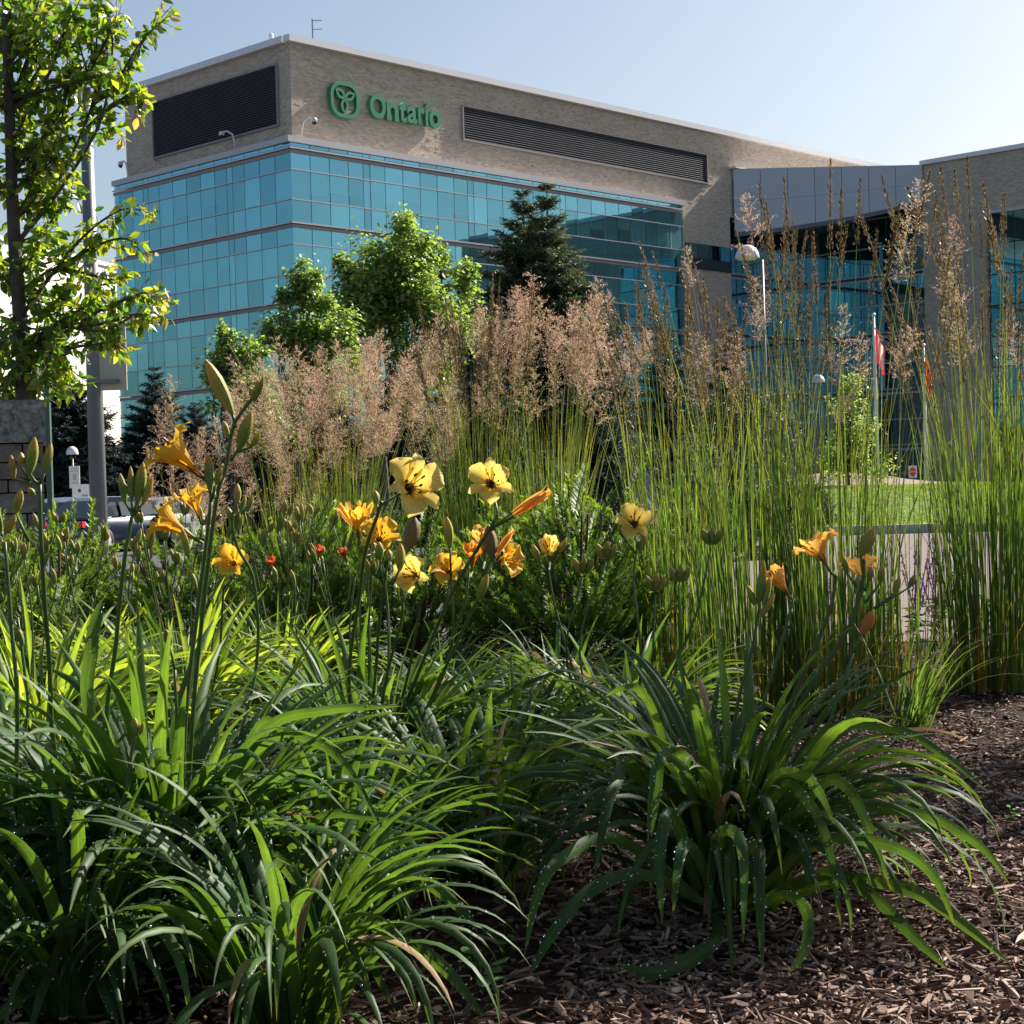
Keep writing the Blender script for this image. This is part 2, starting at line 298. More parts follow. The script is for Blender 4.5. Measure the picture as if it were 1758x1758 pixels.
def brickmat(name, c1, c2, mortar):
    m, nt = newmat(name); p = N(nt, 'BsdfPrincipled'); o = N(nt, 'OutputMaterial'); L(nt, p.outputs[0], o.inputs[0]); p.inputs['Roughness'].default_value = .92; p.inputs['Specular IOR Level'].default_value = .15
    tc = N(nt, 'TexCoord'); s = N(nt, 'SeparateXYZ'); L(nt, tc.outputs['Object'], s.inputs[0]); a = N(nt, 'Math', operation='ADD'); L(nt, s.outputs[0], a.inputs[0]); L(nt, s.outputs[1], a.inputs[1])
    c = N(nt, 'CombineXYZ'); L(nt, a.outputs[0], c.inputs[0]); L(nt, s.outputs[2], c.inputs[1])
    b = N(nt, 'TexBrick'); b.inputs['Scale'].default_value = 1; b.inputs['Brick Width'].default_value = .3; b.inputs['Row Height'].default_value = .1
    b.inputs['Mortar Size'].default_value = .012; b.inputs['Color1'].default_value = rgba(c1); b.inputs['Color2'].default_value = rgba(c2); b.inputs['Mortar'].default_value = rgba(mortar)
    L(nt, c.outputs[0], b.inputs['Vector'])
    n = N(nt, 'TexNoise'); n.inputs['Scale'].default_value = .35; n.inputs['Detail'].default_value = 6; L(nt, c.outputs[0], n.inputs['Vector'])
    mr = N(nt, 'MapRange'); mr.inputs[3].default_value = .84; mr.inputs[4].default_value = 1.16; L(nt, n.outputs[0], mr.inputs[0])
    k = N(nt, 'MixRGB', blend_type='MULTIPLY'); k.inputs[0].default_value = 1; L(nt, b.outputs[0], k.inputs[1]); L(nt, mr.outputs[0], k.inputs[2]); L(nt, k.outputs[0], p.inputs['Base Color'])
    n2 = N(nt, 'TexNoise'); n2.inputs['Scale'].default_value = 13; n2.inputs['Detail'].default_value = 3; L(nt, c.outputs[0], n2.inputs['Vector'])
    bu = N(nt, 'Bump'); bu.inputs['Strength'].default_value = .45; bu.inputs['Distance'].default_value = .018; L(nt, n2.outputs[0], bu.inputs['Height'])
    b2 = N(nt, 'Bump'); b2.inputs['Strength'].default_value = .4; b2.inputs['Distance'].default_value = .012; b2.invert = True; L(nt, b.outputs['Fac'], b2.inputs['Height']); L(nt, bu.outputs[0], b2.inputs['Normal'])
    L(nt, b2.outputs[0], p.inputs['Normal']); return m
M['brick'] = brickmat('buff_brick', (.43, .355, .285), (.62, .525, .435), (.47, .405, .345))
def petalmat(name, c_edge, c_mid, c_eye, eye=.33, trans=.52):
    m, nt = newmat(name); p = N(nt, 'BsdfPrincipled'); t = N(nt, 'BsdfTranslucent'); mx = N(nt, 'MixShader'); o = N(nt, 'OutputMaterial')
    at = N(nt, 'Attribute', attribute_name='along'); ac = N(nt, 'Attribute', attribute_name='across')
    r = N(nt, 'ValToRGB'); e = r.color_ramp.elements; e.new(.5); e.new(.5)
    e[0].position = max(.02, eye - .1); e[0].color = rgba(c_eye); e[1].position = eye; e[1].color = rgba(c_eye); e[2].position = eye + .09; e[2].color = rgba(c_mid); e[3].position = .95; e[3].color = rgba(c_edge)
    tc = N(nt, 'TexCoord'); n = N(nt, 'TexNoise'); n.inputs['Scale'].default_value = 90; L(nt, tc.outputs['Object'], n.inputs['Vector'])
    ad = N(nt, 'Math', operation='MULTIPLY_ADD'); ad.inputs[1].default_value = .12; L(nt, n.outputs[0], ad.inputs[0]); L(nt, at.outputs['Fac'], ad.inputs[2]); L(nt, ad.outputs[0], r.inputs[0])
    w = N(nt, 'Math', operation='MULTIPLY'); w.inputs[1].default_value = 26; L(nt, ac.outputs['Fac'], w.inputs[0]); s_ = N(nt, 'Math', operation='SINE'); L(nt, w.outputs[0], s_.inputs[0])
    q = N(nt, 'MapRange'); q.inputs[1].default_value = -1; q.inputs[3].default_value = .95; q.inputs[4].default_value = 1.03; L(nt, s_.outputs[0], q.inputs[0])
    k = N(nt, 'MixRGB', blend_type='MULTIPLY'); k.inputs[0].default_value = 1; L(nt, r.outputs[0], k.inputs[1]); L(nt, q.outputs[0], k.inputs[2])
    L(nt, k.outputs[0], p.inputs['Base Color']); L(nt, k.outputs[0], t.inputs[0]); p.inputs['Roughness'].default_value = .5; p.inputs['Specular IOR Level'].default_value = .3
    b = N(nt, 'Bump'); b.inputs['Strength'].default_value = .22; b.inputs['Distance'].default_value = .001; L(nt, s_.outputs[0], b.inputs['Height']); L(nt, b.outputs[0], p.inputs['Normal'])
    mx.inputs[0].default_value = trans; L(nt, p.outputs[0], mx.inputs[1]); L(nt, t.outputs[0], mx.inputs[2]); L(nt, mx.outputs[0], o.inputs[0]); return m
M['petal_pale'] = petalmat('petal_pale_yellow', (.80, .62, .18), (.85, .60, .09), (.14, .02, .012))
M['petal_gold'] = petalmat('petal_gold', (.85, .52, .05), (.85, .42, .02), (.45, .10, .01), .22)
M['petal_rust'] = petalmat('petal_orange', (.80, .36, .04), (.72, .20, .02), (.5, .05, .01), .3)
M['petal_apricot'] = petalmat('petal_apricot', (.85, .48, .10), (.80, .40, .07), (.5, .2, .03), .2)
M['petal_red'] = petalmat('petal_red', (.5, .1, .03), (.45, .07, .03), (.3, .03, .01), .2)
M['stamen'] = principled('stamen_dark', (.06, .035, .02), .6)
M['stamen_gold'] = principled('stamen_gold', (.35, .18, .04), .6)

# ================================================================== THE SETTING
def grid_sheet(xs, ys, zf):
    X, Y = np.meshgrid(xs, ys); Z = zf(X, Y); V = np.stack([X, Y, Z], -1).reshape(-1, 3); nx, ny = len(xs), len(ys)
    i = np.arange(ny - 1)[:, None] * nx; j = np.arange(nx - 1)[None]
    return V, np.stack([i + j, i + j + 1, i + nx + j + 1, i + nx + j], -1).reshape(-1, 4)
b = MB(); b.add(*grid_sheet(np.linspace(-900, 900, 13), np.linspace(-300, 1500, 13), lambda x, y: 0 * x - .012))
build('ground', b, M['lot'], kind='structure')
b = MB(); b.add(*grid_sheet(np.linspace(-9, 9, 181), np.linspace(-5, 14.6, 197), lambda x, y: ground(x, y) - .006 + rng.normal(0, .004, x.shape)))
bed = build('garden_bed', b, M['soil'], smooth=True, kind='structure')
b = MB(); b.add(*grid_sheet(np.linspace(2.0, 70, 30), np.linspace(14.7, 42, 20), lambda x, y: 0 * x + .004))
build('road', b, M['asphalt'], kind='structure')
# kerb in separate cast lengths, lawn behind it rising to a low mound
kerb = empty('kerb', (5.4, 42.1, 0), kind='structure')
kb = MB(); kb.box((1.24, 0, .08), (2.48, .22, .30)); km = kb.mesh('kerb_stone', M['kerb'])
for i in range(12): link('kerb_stone', km, kerb, Matrix.Translation((i * 2.5, 0, 0)))
def lawn_z(x, y):
    t = np.clip((y - 42.2) / 17, 0, 1); e = np.clip((x - 5.4) / 3, 0, 1)
    return .14 + (.95 * t * t * (3 - 2 * t)) * (e * e * (3 - 2 * e)) * np.clip((74 - y) / 8, 0, 1)
b = MB(); b.add(*grid_sheet(np.linspace(5.4, 36, 90), np.linspace(42.2, 74, 80), lawn_z))
build('lawn', b, M['lawn_soil'], smooth=True, kind='structure')
n = 30000; x = rng.uniform(6, 17, n); y = rng.uniform(42.3, 60, n); z = lawn_z(x, y)
T = np.array([[-.5, 0, 0], [.5, 0, 0], [.1, .2, 1.]]); Ms = frames_np(np.stack([x, y, z], 1), np.stack([rng.normal(0, .35, n), rng.normal(0, .35, n), np.ones(n)], 1), np.stack([np.full(n, .035), np.full(n, .05), rng.uniform(.04, .10, n)], 1), rng.uniform(0, 6, n))
b = MB(); V, F = inst(T, np.array([[0, 1, 2]]), Ms); b.add(V, F, rnd=np.repeat(rng.random(n), 3))
tag(build('lawn_grass', b, M['lawn']), 'short sunlit green lawn grass on the mound behind the kerb', 'grass', kind='stuff')
# bark covered hump behind the lawn
b = MB(); b.add(*grid_sheet(np.linspace(8.5, 18, 40), np.linspace(58, 68, 30), lambda x, y: lawn_z(x, y) + .02 + .55 * np.exp(-((x - 12.3) / 2.6) ** 2 - ((y - 63.5) / 2.2) ** 2)))
build('mulch_hump', b, principled('dry_bark_mulch', (.12, .08, .06), .95, noise=(9, .25, (.3, .22, .17)), bump=(14, 1)), smooth=True, kind='structure')

# ================================================================== OFFICE BUILDING
AR = R(43.8); UR = np.array([math.sin(AR), math.cos(AR), 0]); UL = np.array([-math.cos(AR), math.sin(AR), 0])
C0 = W(502, 382, 85); C0[2] = 0
def hitR(px, py, b_=0.):       # pixel on the plane y=b_ of the building frame -> (a, z)
    d = ray(px, py); o = CAM - C0 - UL * b_; t = -(o @ UL) / (d @ UL); q = o + d * t; return q @ UR, q[2]
def hitL(px, py, a_=0.):
    d = ray(px, py); o = CAM - C0 - UR * a_; t = -(o @ UR) / (d @ UR); q = o + d * t; return q @ UL, q[2]
BROT = math.atan2(UR[1], UR[0])
bld = empty('office_building', tuple(C0), BROT, label='large buff brick office building with teal glass floors and green rooftop lettering', cat='building')
SB = .85
top = round(float(hitR(520, 76, SB)[1]), 2)
LB = hitL(218, 300, SB)[0]; LG = 15.85; GZ = 19.05
def bpart(name, mb, mat, **k): return build(name, mb, mat, bld, **k)
b = MB(); b.box(((SB + 58) / 2, (SB + LB) / 2, (19.0 + top) / 2), (58 - SB, LB - SB, top - 19.0)); 
b.box(((31.9 + 38) / 2, 8, 9.5), (38 - 31.9, 16 - SB * 2 + .0, 19.0)); bpart('brick_wall', b, M['brick'])
b = MB(); b.box((SB - .1 + 28.8, SB - .06, top + .13), (57.9, .5, .34)); b.box((SB - .06, (SB + LB) / 2 + .21, top + .13), (.5, LB - SB - .1, .34)); bpart('roof_coping', b, M['coping'])
# stones that stand proud of the rough brick face
def proud(n, a0, a1, z0, z1, plane, face, avoid=()):
    b = MB(); k = 0
    while k < n:
        a = random.uniform(a0, a1); z = z0 + round(random.uniform(0, z1 - z0) / .1) * .1 + .05
        if any(q[0] - .2 < a < q[1] + .2 and q[2] - .15 < z < q[3] + .1 for q in avoid): continue
        l = random.choice((.15, .3, .3)); d = random.choice((.006, .008, .012, .018)) if random.random() < .95 else .04
        if face == 'R': b.box((a, plane - d / 2, z), (l, d, .085))
        else: b.box((plane - d / 2, a, z), (d, l, .085))
        k += 1
    return b
louR = (*hitR(793, 183, SB), *hitR(1212, 307, SB)); louL = (*hitL(476, 112, SB), *hitL(267, 270, SB))
ra0, ra1 = louR[0], louR[2]; rz1 = hitR(793, 183, SB)[1]; rz0 = hitR(796, 239, SB)[1]
la0, la1 = louL[0], louL[2]; lz1 = louL[1]; lz0 = hitL(270, 270, SB)[1]
bpart('proud_bricks', proud(1300, 1.2, 55, 19.4, top - .2, SB, 'R', [(ra0, ra1, rz0, rz1)]), M['brick'], kind='stuff')
bpart('proud_bricks', proud(260, 1.2, LB - .3, 19.4, top - .2, SB, 'L', [(la0, la1, lz0, lz1)]), M['brick'], kind='stuff')
def louvre(face, s0, s1, z0, z1):
    fr = MB(); t = .09
    for (c, h, cz, v) in (((s0 + s1) / 2, s1 - s0 + 2 * t, z0 - t / 2, t), ((s0 + s1) / 2, s1 - s0 + 2 * t, z1 + t / 2, t), (s0 - t / 2, t, (z0 + z1) / 2, z1 - z0), (s1 + t / 2, t, (z0 + z1) / 2, z1 - z0)):
        if face == 'R': fr.box((c, SB - .06, cz), (h, .16, v))
        else: fr.box((SB - .06, c, cz), (.16, h, v))
    f = bpart('louvre_frame', fr, M['band'])
    s = MB(); bk = MB(); k = 0; z = z0 + .05; T = R(38)
    n_ = int((z1 - z0) / .125)
    for i in range(n_):
        z = z0 + (i + .5) * (z1 - z0) / n_
        if face == 'R': s.box(((s0 + s1) / 2, SB - .06, z), (s1 - s0, .11, .018), Matrix.Rotation(T, 3, 'X'))
        else: s.box((SB - .06, (s0 + s1) / 2, z), (.11, s1 - s0, .018), Matrix.Rotation(-T, 3, 'Y'))
    bpart('louvre_slats', s, M['louver'], kind='stuff')
    if face == 'R': bk.box(((s0 + s1) / 2, SB - .006, (z0 + z1) / 2), (s1 - s0, .008, z1 - z0))
    else: bk.box((SB - .006, (s0 + s1) / 2, (z0 + z1) / 2), (.008, s1 - s0, z1 - z0))
    bpart('louvre_backing', bk, M['louver_back'])
louvre('R', ra0, ra1, rz0, rz1); louvre('L', la0, la1, lz0, lz1)
# ledge over the glass
b = MB(); b.box((15.9, .35, 19.2), (32.2, .9, .32)); bpart('ledge', b, M['ledge'])
b = MB(); b.box((.35, 8.35, 19.203), (.9, 15.1, .3)); bpart('ledge', b, M['ledge'])
# inside of the glass storeys
b = MB(); b.box((16.2, 8.1, 9.3), (31.2, 15.2, 18.9)); bpart('interior', b, M['backing'])
floors = [18.8, 15.05, 11.11, 7.18, 3.25]
def cols(end):
    c = [0, 1.27, 2.54, 3.81, 4.83, 5.31]; s = 5.31
    while s < end - .3:
        for d in (1.05, 1.27, 1.27, 1.27, 1.27, 1.05, .48):
            s += d
            if s < end - .3: c.append(s)
    c.append(end); return c
pm = MB(); pm.box((0, 0, 0), (1, .02, 1)); pm = pm.mesh('pane', M['pane'])
bm_ = MB(); bm_.box((0, 0, 0), (1, .01, 1)); bm_ = bm_.mesh('blind', M['blind'])
cand = []; spR = MB(); mulR = MB(); bandw = MB(); bandb = MB()
for face, end in (('R', 31.85), ('L', LG)):
    cs = cols(end)
    def bar(z, h, dep, out, mb, mi=0):
        e0 = -out if face == 'R' else .0
        if face == 'R': mb.box(((end - out) / 2, -out / 2 + dep / 2, z), (end + out, dep + out, h))
        else: mb.box((-out / 2 + dep / 2, (end - out) / 2 + .0015, z + .0015), (dep + out, end + out, h))
    rows = [(18.85, 19.05, 'T')]
    for i, zt in enumerate(floors):
        zb = (floors[i + 1] if i < 4 else 0) + .02
        rows += [(zt - 1.10, zt - .28, 'A'), (zt - 2.60, zt - 1.13, 'B'), (zb, zt - 2.63, 'C')]
        bar(zt - .04, .08, .05, .10, mulR); bar(zt - .2, .17, .04, .035, bandb)
        bar(zt - 1.115, .05, .03, .05, mulR); bar(zt - 2.615, .05, .03, .05, mulR)
    for r_, (z0, z1, kind) in enumerate(rows):
        for i in range(len(cs) - 1):
            s0, s1 = cs[i] + .022, cs[i + 1] - .022
            p = C0 + (UR if face == 'R' else UL) * (s0 + s1) / 2 + np.array([0, 0, (z0 + z1) / 2]); px, py = project(p)
            w = abs(project(p + (UR if face == 'R' else UL) * .5)[0] - project(p - (UR if face == 'R' else UL) * .5)[0]) * (s1 - s0)
            area = w * (z1 - z0) * 34; hid = (px > 480 and py > 520) or (px > 560 and px < 840 and py > 480) or py > 680
            cand.append((area * (.05 if hid else 1), face, s0, s1, z0, z1, kind, r_, i))
        if kind in 'TAC':
            if face == 'R': spR.box((end / 2, .12, (z0 + z1) / 2), (end - .1, .03, z1 - z0))
            else: spR.box((.12, end / 2 + .05, (z0 + z1) / 2), (.03, end - .1, z1 - z0))
bpart('mullion', mulR, M['mullion']); bpart('floor_band', bandb, M['band']); bpart('spandrel_panel', spR, M['spandrel'])
cand.sort(key=lambda c: -c[0]); rest = MB()
for k, (ar, face, s0, s1, z0, z1, kind, r_, i) in enumerate(cand):
    if face == 'R': c = Vector(((s0 + s1) / 2, .02, (z0 + z1) / 2)); rot = Matrix.Identity(4)
    else: c = Vector((.02, (s0 + s1) / 2, (z0 + z1) / 2)); rot = Matrix.Rotation(-math.pi / 2, 4, 'Z')
    j = Euler((random.gauss(0, .0022), 0, random.gauss(0, .0022))).to_matrix().to_4x4()
    sc = Matrix.Diagonal((s1 - s0, 1, z1 - z0, 1)); MM = Matrix.Translation(c) @ rot @ j @ sc
    if k < 290: link('pane', pm, bld, MM)
    else:
        V = np.array([(x, y, z, 1) for x in (-.5, .5) for y in (-.01, .01) for z in (-.5, .5)]) @ np.array(MM).T
        rest.add(V[:, :3], np.array([(0, 1, 3, 2), (4, 6, 7, 5), (0, 4, 5, 1), (2, 3, 7, 6), (0, 2, 6, 4), (1, 5, 7, 3)]))
    if kind == 'B':
        wide = s1 - s0 > .6
        if face == 'R': dr = random.choice((.35, .45, .5, .6, .75, 1, 1, 1)) if r_ < 4 else random.choice((1, 1, 1, .8, .6, .3))
        else: dr = random.choice((1, 1, 1, 1, .93, .6, .35, .75)) if wide else 1
        if not wide: dr = 1
        h = (z1 - z0) * dr
        if face == 'R': c = Vector(((s0 + s1) / 2, .16, z1 - h / 2))
        else: c = Vector((.16, (s0 + s1) / 2, z1 - h / 2))
        if k < 420: link('blind', bm_, bld, Matrix.Translation(c) @ rot @ Matrix.Diagonal((s1 - s0 - .06, 1, h, 1)))
bpart('panes', rest, M['pane'], kind='stuff')
# small strip window right of the glass front
wa0 = hitR(1176, 420, SB)[0]; wa1 = hitR(1254, 425, SB)[0]; wz1 = hitR(1215, 421, SB)[1]; wz0 = hitR(1215, 464, SB)[1]
for i in range(4):
    s0 = wa0 + (wa1 - wa0) * i / 4 + .04; s1 = wa0 + (wa1 - wa0) * (i + 1) / 4 - .04
    f = MB(); f.box(((s0 + s1) / 2, SB - .035, (wz0 + wz1) / 2), (s1 - s0 + .08, .06, wz1 - wz0)); w = bpart('window', f, M['backing'])
    p = MB(); p.box(((s0 + s1) / 2, SB - .085, (wz0 + wz1) / 2 + .35), (s1 - s0, .02, (wz1 - wz0) - .7)); build('pane', p, M['pane'], w)
# teal lit sign seen through the lowest glass on the left
sp_, sz_ = hitL(228, 735, 0)
b = MB(); b.box((-.06, sp_, sz_), (.05, 1.3, .62)); bpart('wall_sign', b, principled('teal_sign', (.05, .5, .5), .4))
for dz in (-.1, .12):
    b = MB(); b.box((-.095, sp_, sz_ + dz), (.02, .8, .07)); bpart('sign_lettering', b, M['white'])

# green lettering
YL = SB - .30
lg = bpart('trillium_emblem', MB().box((0, 0, -50), (.001, .001, .001)), M['logo']) if False else None
def fromR(px, py): a, z = hitR(px, py, YL); return a, z
a0, _ = fromR(568, 160); a1, _ = fromR(617, 180); zt_ = fromR(592, 141)[1]; zb_ = fromR(594, 202)[1]
cx, cz = (a0 + a1) / 2, (zt_ + zb_) / 2; hw, hh = (a1 - a0) / 2 - .09, (zt_ - zb_) / 2 - .09; rr = .62
ring = []
for q, (sx, sz) in enumerate(((1, 1), (-1, 1), (-1, -1), (1, -1))):
    for k in range(7):
        t = (q * 90 + k * 15) * math.pi / 180; ring.append((cx + sx * (hw - rr) + rr * math.cos(t), cz + sz * (hh - rr) + rr * math.sin(t)))
b = MB(); b.stroke(ring, .20, YL, YL + .22); emb = bpart('emblem', b, M['logo'])
s = hh * 1.04; tri = []
for ang in (145, 265, 25):     # three pointed petals
    t = R(ang); u = np.array([math.cos(t), math.sin(t)]); v = np.array([-u[1], u[0]]); Ln = s * (.80 if ang != 265 else .88)
    pl = [np.array([cx, cz + .1 * s]) + u * Ln * uu + v * Ln * vv for uu, vv in ((.06, 0), (.25, .17), (.5, .26), (.78, .17), (1.0, 0), (.78, -.17), (.5, -.26), (.25, -.17))]
    b = MB(); b.stroke(pl, .15, YL + .003, YL + .19); build('trillium_petal', b, M['logo'], emb)
for ch, x0, x1, yt, yb in (('O', 635.5, 662.5, (650, 162.5), (650, 203)), ('n', 664.5, 684.5, (675, 177), (675, 207)), ('t', 686, 698.5, (690, 174.5), (690, 209.5)), ('a', 699.5, 716.5, (706, 182.5), (706, 211.5)), ('r', 718.5, 729.5, (724, 186), (724, 213.5)), ('o', 737.5, 757, (747, 190), (747, 220))):
    cu = bpy.data.curves.new('letter', 'FONT'); cu.body = ch; cu.extrude = .09; cu.offset = .028; cu.resolution_u = 5
    ob = bpy.data.objects.new('t', cu); col.objects.link(ob); bpy.context.view_layer.update()
    me = bpy.data.meshes.new_from_object(ob.evaluated_get(bpy.context.evaluated_depsgraph_get())); bpy.data.objects.remove(ob)
    V = np.zeros(len(me.vertices) * 3); me.vertices.foreach_get('co', V); V = V.reshape(-1, 3)
    lo, hi = V.min(0), V.max(0); V = (V - lo) / (hi - lo)
    ym = (yt[1] + yb[1]) / 2; A0 = fromR(x0, ym)[0]; A1 = fromR(x1, ym)[0]; Z1 = fromR(*yt)[1]; Z0 = fromR(*yb)[1]
    Q = np.stack([A0 + V[:, 0] * (A1 - A0), YL + .22 - .22 * V[:, 2], Z0 + V[:, 1] * (Z1 - Z0)], 1)
    me.vertices.foreach_set('co', Q.ravel()); me.materials.clear(); me.materials.append(M['logo']); me.update(); link('letter', me, bld)
A0 = fromR(730.8, 200)[0]; A1 = fromR(735.2, 200)[0]; Z1 = fromR(733, 187.5)[1]; Z0 = fromR(733, 216.5)[1]; D0 = fromR(734, 184)[1]; D1 = fromR(734, 177.5)[1]
b = MB(); b.box(((A0 + A1) / 2, YL + .11, (Z0 + Z1) / 2), (A1 - A0, .22, Z1 - Z0))
b.add([(a, y, z) for y in (YL, YL + .22) for a, z in ((A0, D0), (A1 - .02, D0), (A1 + .16, D1), (A0 + .16, D1))], [(0, 1, 2, 3), (7, 6, 5, 4), (0, 4, 5, 1), (1, 5, 6, 2), (2, 6, 7, 3), (3, 7, 4, 0)]); bpart('letter', b, M['logo'])
# security cameras on the ledge, antennas on the roof
def seccam(p, d):
    t = empty('security_camera', tuple(p)); p = Vector((0, 0, 0)); d = Vector(d)
    b = MB(); P = [p, p + Vector((0, 0, .55)), p + Vector((0, 0, .95)) + d * .12, p + Vector((0, 0, 1.12)) + d * .4, p + Vector((0, 0, 1.1)) + d * .72]
    b.tube([tuple(q) for q in P], .055, 8); build('arm', b, M['cam_white'], t)
    b = MB(); b.lathe([(.001, .12), (.12, .1), (.15, 0), (.15, -.1), (.001, -.12)], 12, tuple(p + Vector((0, 0, 1.03)) + d * .75)); build('housing', b, M['cam_white'], t, smooth=True)
    b = MB(); b.lathe([(.12, 0), (.11, -.07), (.06, -.13), (.001, -.15)], 12, tuple(p + Vector((0, 0, .92)) + d * .75)); build('camera_dome', b, M['black'], t, smooth=True); return t
def onb(a, b_, z): return C0 + UR * a + UL * b_ + np.array([0, 0, z])
tag(seccam(onb(*[hitR(518, 232, .4)[0], .4], 19.35), (UR * .8 - UL * .4)), 'white curved security camera at the brick corner just under the emblem', 'security camera', 'security cameras on the glass ledge')
tag(seccam(onb(.4, hitL(403, 252, .4)[0], 19.35), (UL * .8 - UR * .5)), 'white curved security camera under the left dark louvre', 'security camera', 'security cameras on the glass ledge')
tag(seccam(onb(.4, hitL(219, 300, .4)[0], 19.35), (UL * .9)), 'small security camera at the far left end of the ledge', 'security camera', 'security cameras on the glass ledge')
p = onb(hitR(548, 78, SB)[0], SB + .5, top); t = empty('antenna_mast', tuple(p), label='thin roof antenna mast with side rungs above the front corner', cat='antenna')
b = MB(); b.tube([(0, 0, 0), (0, 0, 1.6)], .035, 6); build('mast', b, M['steel'], t)
for z, l in ((1.5, .5), (1.05, .5)): b = MB(); b.box((l / 2, 0, z), (l, .03, .035)); build('rung', b, M['steel'], t)
p = onb(SB + .5, hitL(453, 92, SB)[0], top); t = empty('roof_antenna', tuple(p), label='short white cylinder antenna standing on the left roof edge', cat='antenna')
b = MB(); b.tube([(0, 0, 0), (0, 0, .35)], .04, 6); build('stem', b, M['steel'], t)
b = MB(); b.lathe([(.001, 0), (.13, 0), (.13, .55), (.10, .6), (.001, .6)], 10, (0, 0, .3)); build('radome', b, M['cam_white'], t)
p = onb(SB + .5, hitL(424, 100, SB)[0], top); t = empty('roof_spotlight', tuple(p), label='small dark spotlight low on the left roof edge', cat='spotlight')
b = MB(); b.tube([(0, 0, 0), (0, 0, .38)], .05, 6); build('stem', b, M['steel'], t)
b = MB(); b.box((-.05, 0, .42), (.5, .25, .13), Matrix.Rotation(.35, 3, 'Y')); b.box((.22, 0, .42), (.06, .3, .2)); build('lamp_head', b, M['steel'], t)

# ================================================================== ENTRANCE BUILDING
T0a, T0z = hitR(1257, 291, SB); Y1 = None
lo, hi = 100, 130
for _ in range(40):
    mid = (lo + hi) / 2
    if W(1582, 284, mid)[2] < T0z: lo = mid
    else: hi = mid
P2 = W(1582, 284, lo); q = P2 - C0; a2, b2 = q @ UR, q @ UL
ent = empty('entrance_building', tuple(C0), BROT, label='entrance wing with grey metal panel band over dark glass beside a shaded brick block', cat='building')
def epart(name, mb, mat, **k): return build(name, mb, mat, ent, **k)
ez = T0z
b = MB(); b.box((a2 + 10, b2 - 14, ez / 2), (20, 28, ez)); epart('brick_block', b, M['brick'])
b = MB(); b.box((a2 + .1, b2 - 14, ez + .14), (.6, 28.1, .3)); epart('roof_coping', b, M['coping'])
epart('proud_bricks', proud(450, b2 - 22, b2 - .3, 8, ez - .2, a2, 'L'), M['brick'], kind='stuff')
# panel band: a leaning row of metal panels from the brick wing (A) to the block (B)
Ax, Ay = T0a, SB - .02; Bx, By = a2 - .02, b2 + .02
zlA = hitR(1264, 401, SB)[1]; zlB = hitL(1581, 346, a2)[1]
nn = 7
dx, dy = (Bx - Ax) / nn, (By - Ay) / nn; ln = math.hypot(Bx - Ax, By - Ay); nx_, ny_ = (By - Ay) / ln, -(Bx - Ax) / ln
for i in range(nn):
    for lv in range(2):
        g = .005
        def P(t, v, o): 
            zt = ez; zl = zlA + (zlB - zlA) * t - 1.0 * math.sin(math.pi * t) * .25
            z = zl + (zt - zl) * v; return (Ax + (Bx - Ax) * t + nx_ * o, Ay + (By - Ay) * t + ny_ * o, z)
        t0, t1 = i / nn + g / 4, (i + 1) / nn - g / 4; v0, v1 = ((.0, .482), (.486, 1))[lv]
        V = [P(t0, v0, 0), P(t1, v0, 0), P(t1, v1, 0), P(t0, v1, 0), P(t0, v0, .25), P(t1, v0, .25), P(t1, v1, .25), P(t0, v1, .25)]
        b = MB(); b.add(V, [(0, 1, 2, 3), (4, 7, 6, 5), (0, 4, 5, 1), (1, 5, 6, 2), (2, 6, 7, 3), (3, 7, 4, 0)]); epart('metal_panel', b, M['metal_panel'])
# fascia strips under the panels, unseen slab added to keep the recess dark, cap
b = MB()
for i in range(14):
    t0, t1 = i / 14, (i + 1) / 14; A = np.array(P(t0, 0, .3)); B = np.array(P(t1, 0, .3)); A2 = np.array(P(t0, 0, -.1)); B2 = np.array(P(t1, 0, -.1)); dn = np.array([0, 0, .28])
    b.add([A, B, B2, A2, A - dn, B - dn, B2 - dn, A2 - dn], [(0, 1, 2, 3), (4, 7, 6, 5), (0, 4, 5, 1), (1, 5, 6, 2), (2, 6, 7, 3), (3, 7, 4, 0)])
epart('fascia', b, M['louver'])
b = MB(); b.prism([(Ax, Ay), (Bx, By), (a2 + 9, b2 + .2), (a2 + 9, SB + 8), (Ax, SB + 8)], ez - .6, ez - .02); epart('shading_slab', b, M['coping'])
b = MB(); b.box((T0a + .55, SB - .25, ez + .06), (1.7, .5, .1)); epart('white_cap', b, M['lamp_white'])
# glazing on both sides of the inner corner
gx = a2 + .5; rows_ = [0, 1.6, 3.25, 3.55, 5.3, 7.1, 7.4, 9.2, 11, 11.3, 13.2, 15.0, 15.3, 17.2, 19.2, 21.5]
ep = MB(); ep.box((0, 0, 0), (1, .02, 1)); ep = ep.mesh('pane', M['pane_dark']); ep2 = MB(); ep2.box((0, 0, 0), (1, .02, 1)); ep2 = ep2.mesh('pane', M['pane'])
bk = MB(); bk.box((gx + .6, (b2 + SB) / 2, 11), (.1, SB - b2, 22)); bk.box(((38 + gx) / 2, SB + .75, 9), (gx - 38, .1, 19)); epart('interior', bk, M['entry_lightened'])
w_ = MB(); w_.box((a2 + 8.8, (b2 + SB + 8) / 2, 11), (.2, SB + 8 - b2, 22)); w_.box((43, SB + 7.8, 11), (11, .2, 22)); epart('shading_wall', w_, M['brick'])  # unseen walls added to block sun entering the recess from behind
mu = MB()
nb = 7; nr = 6
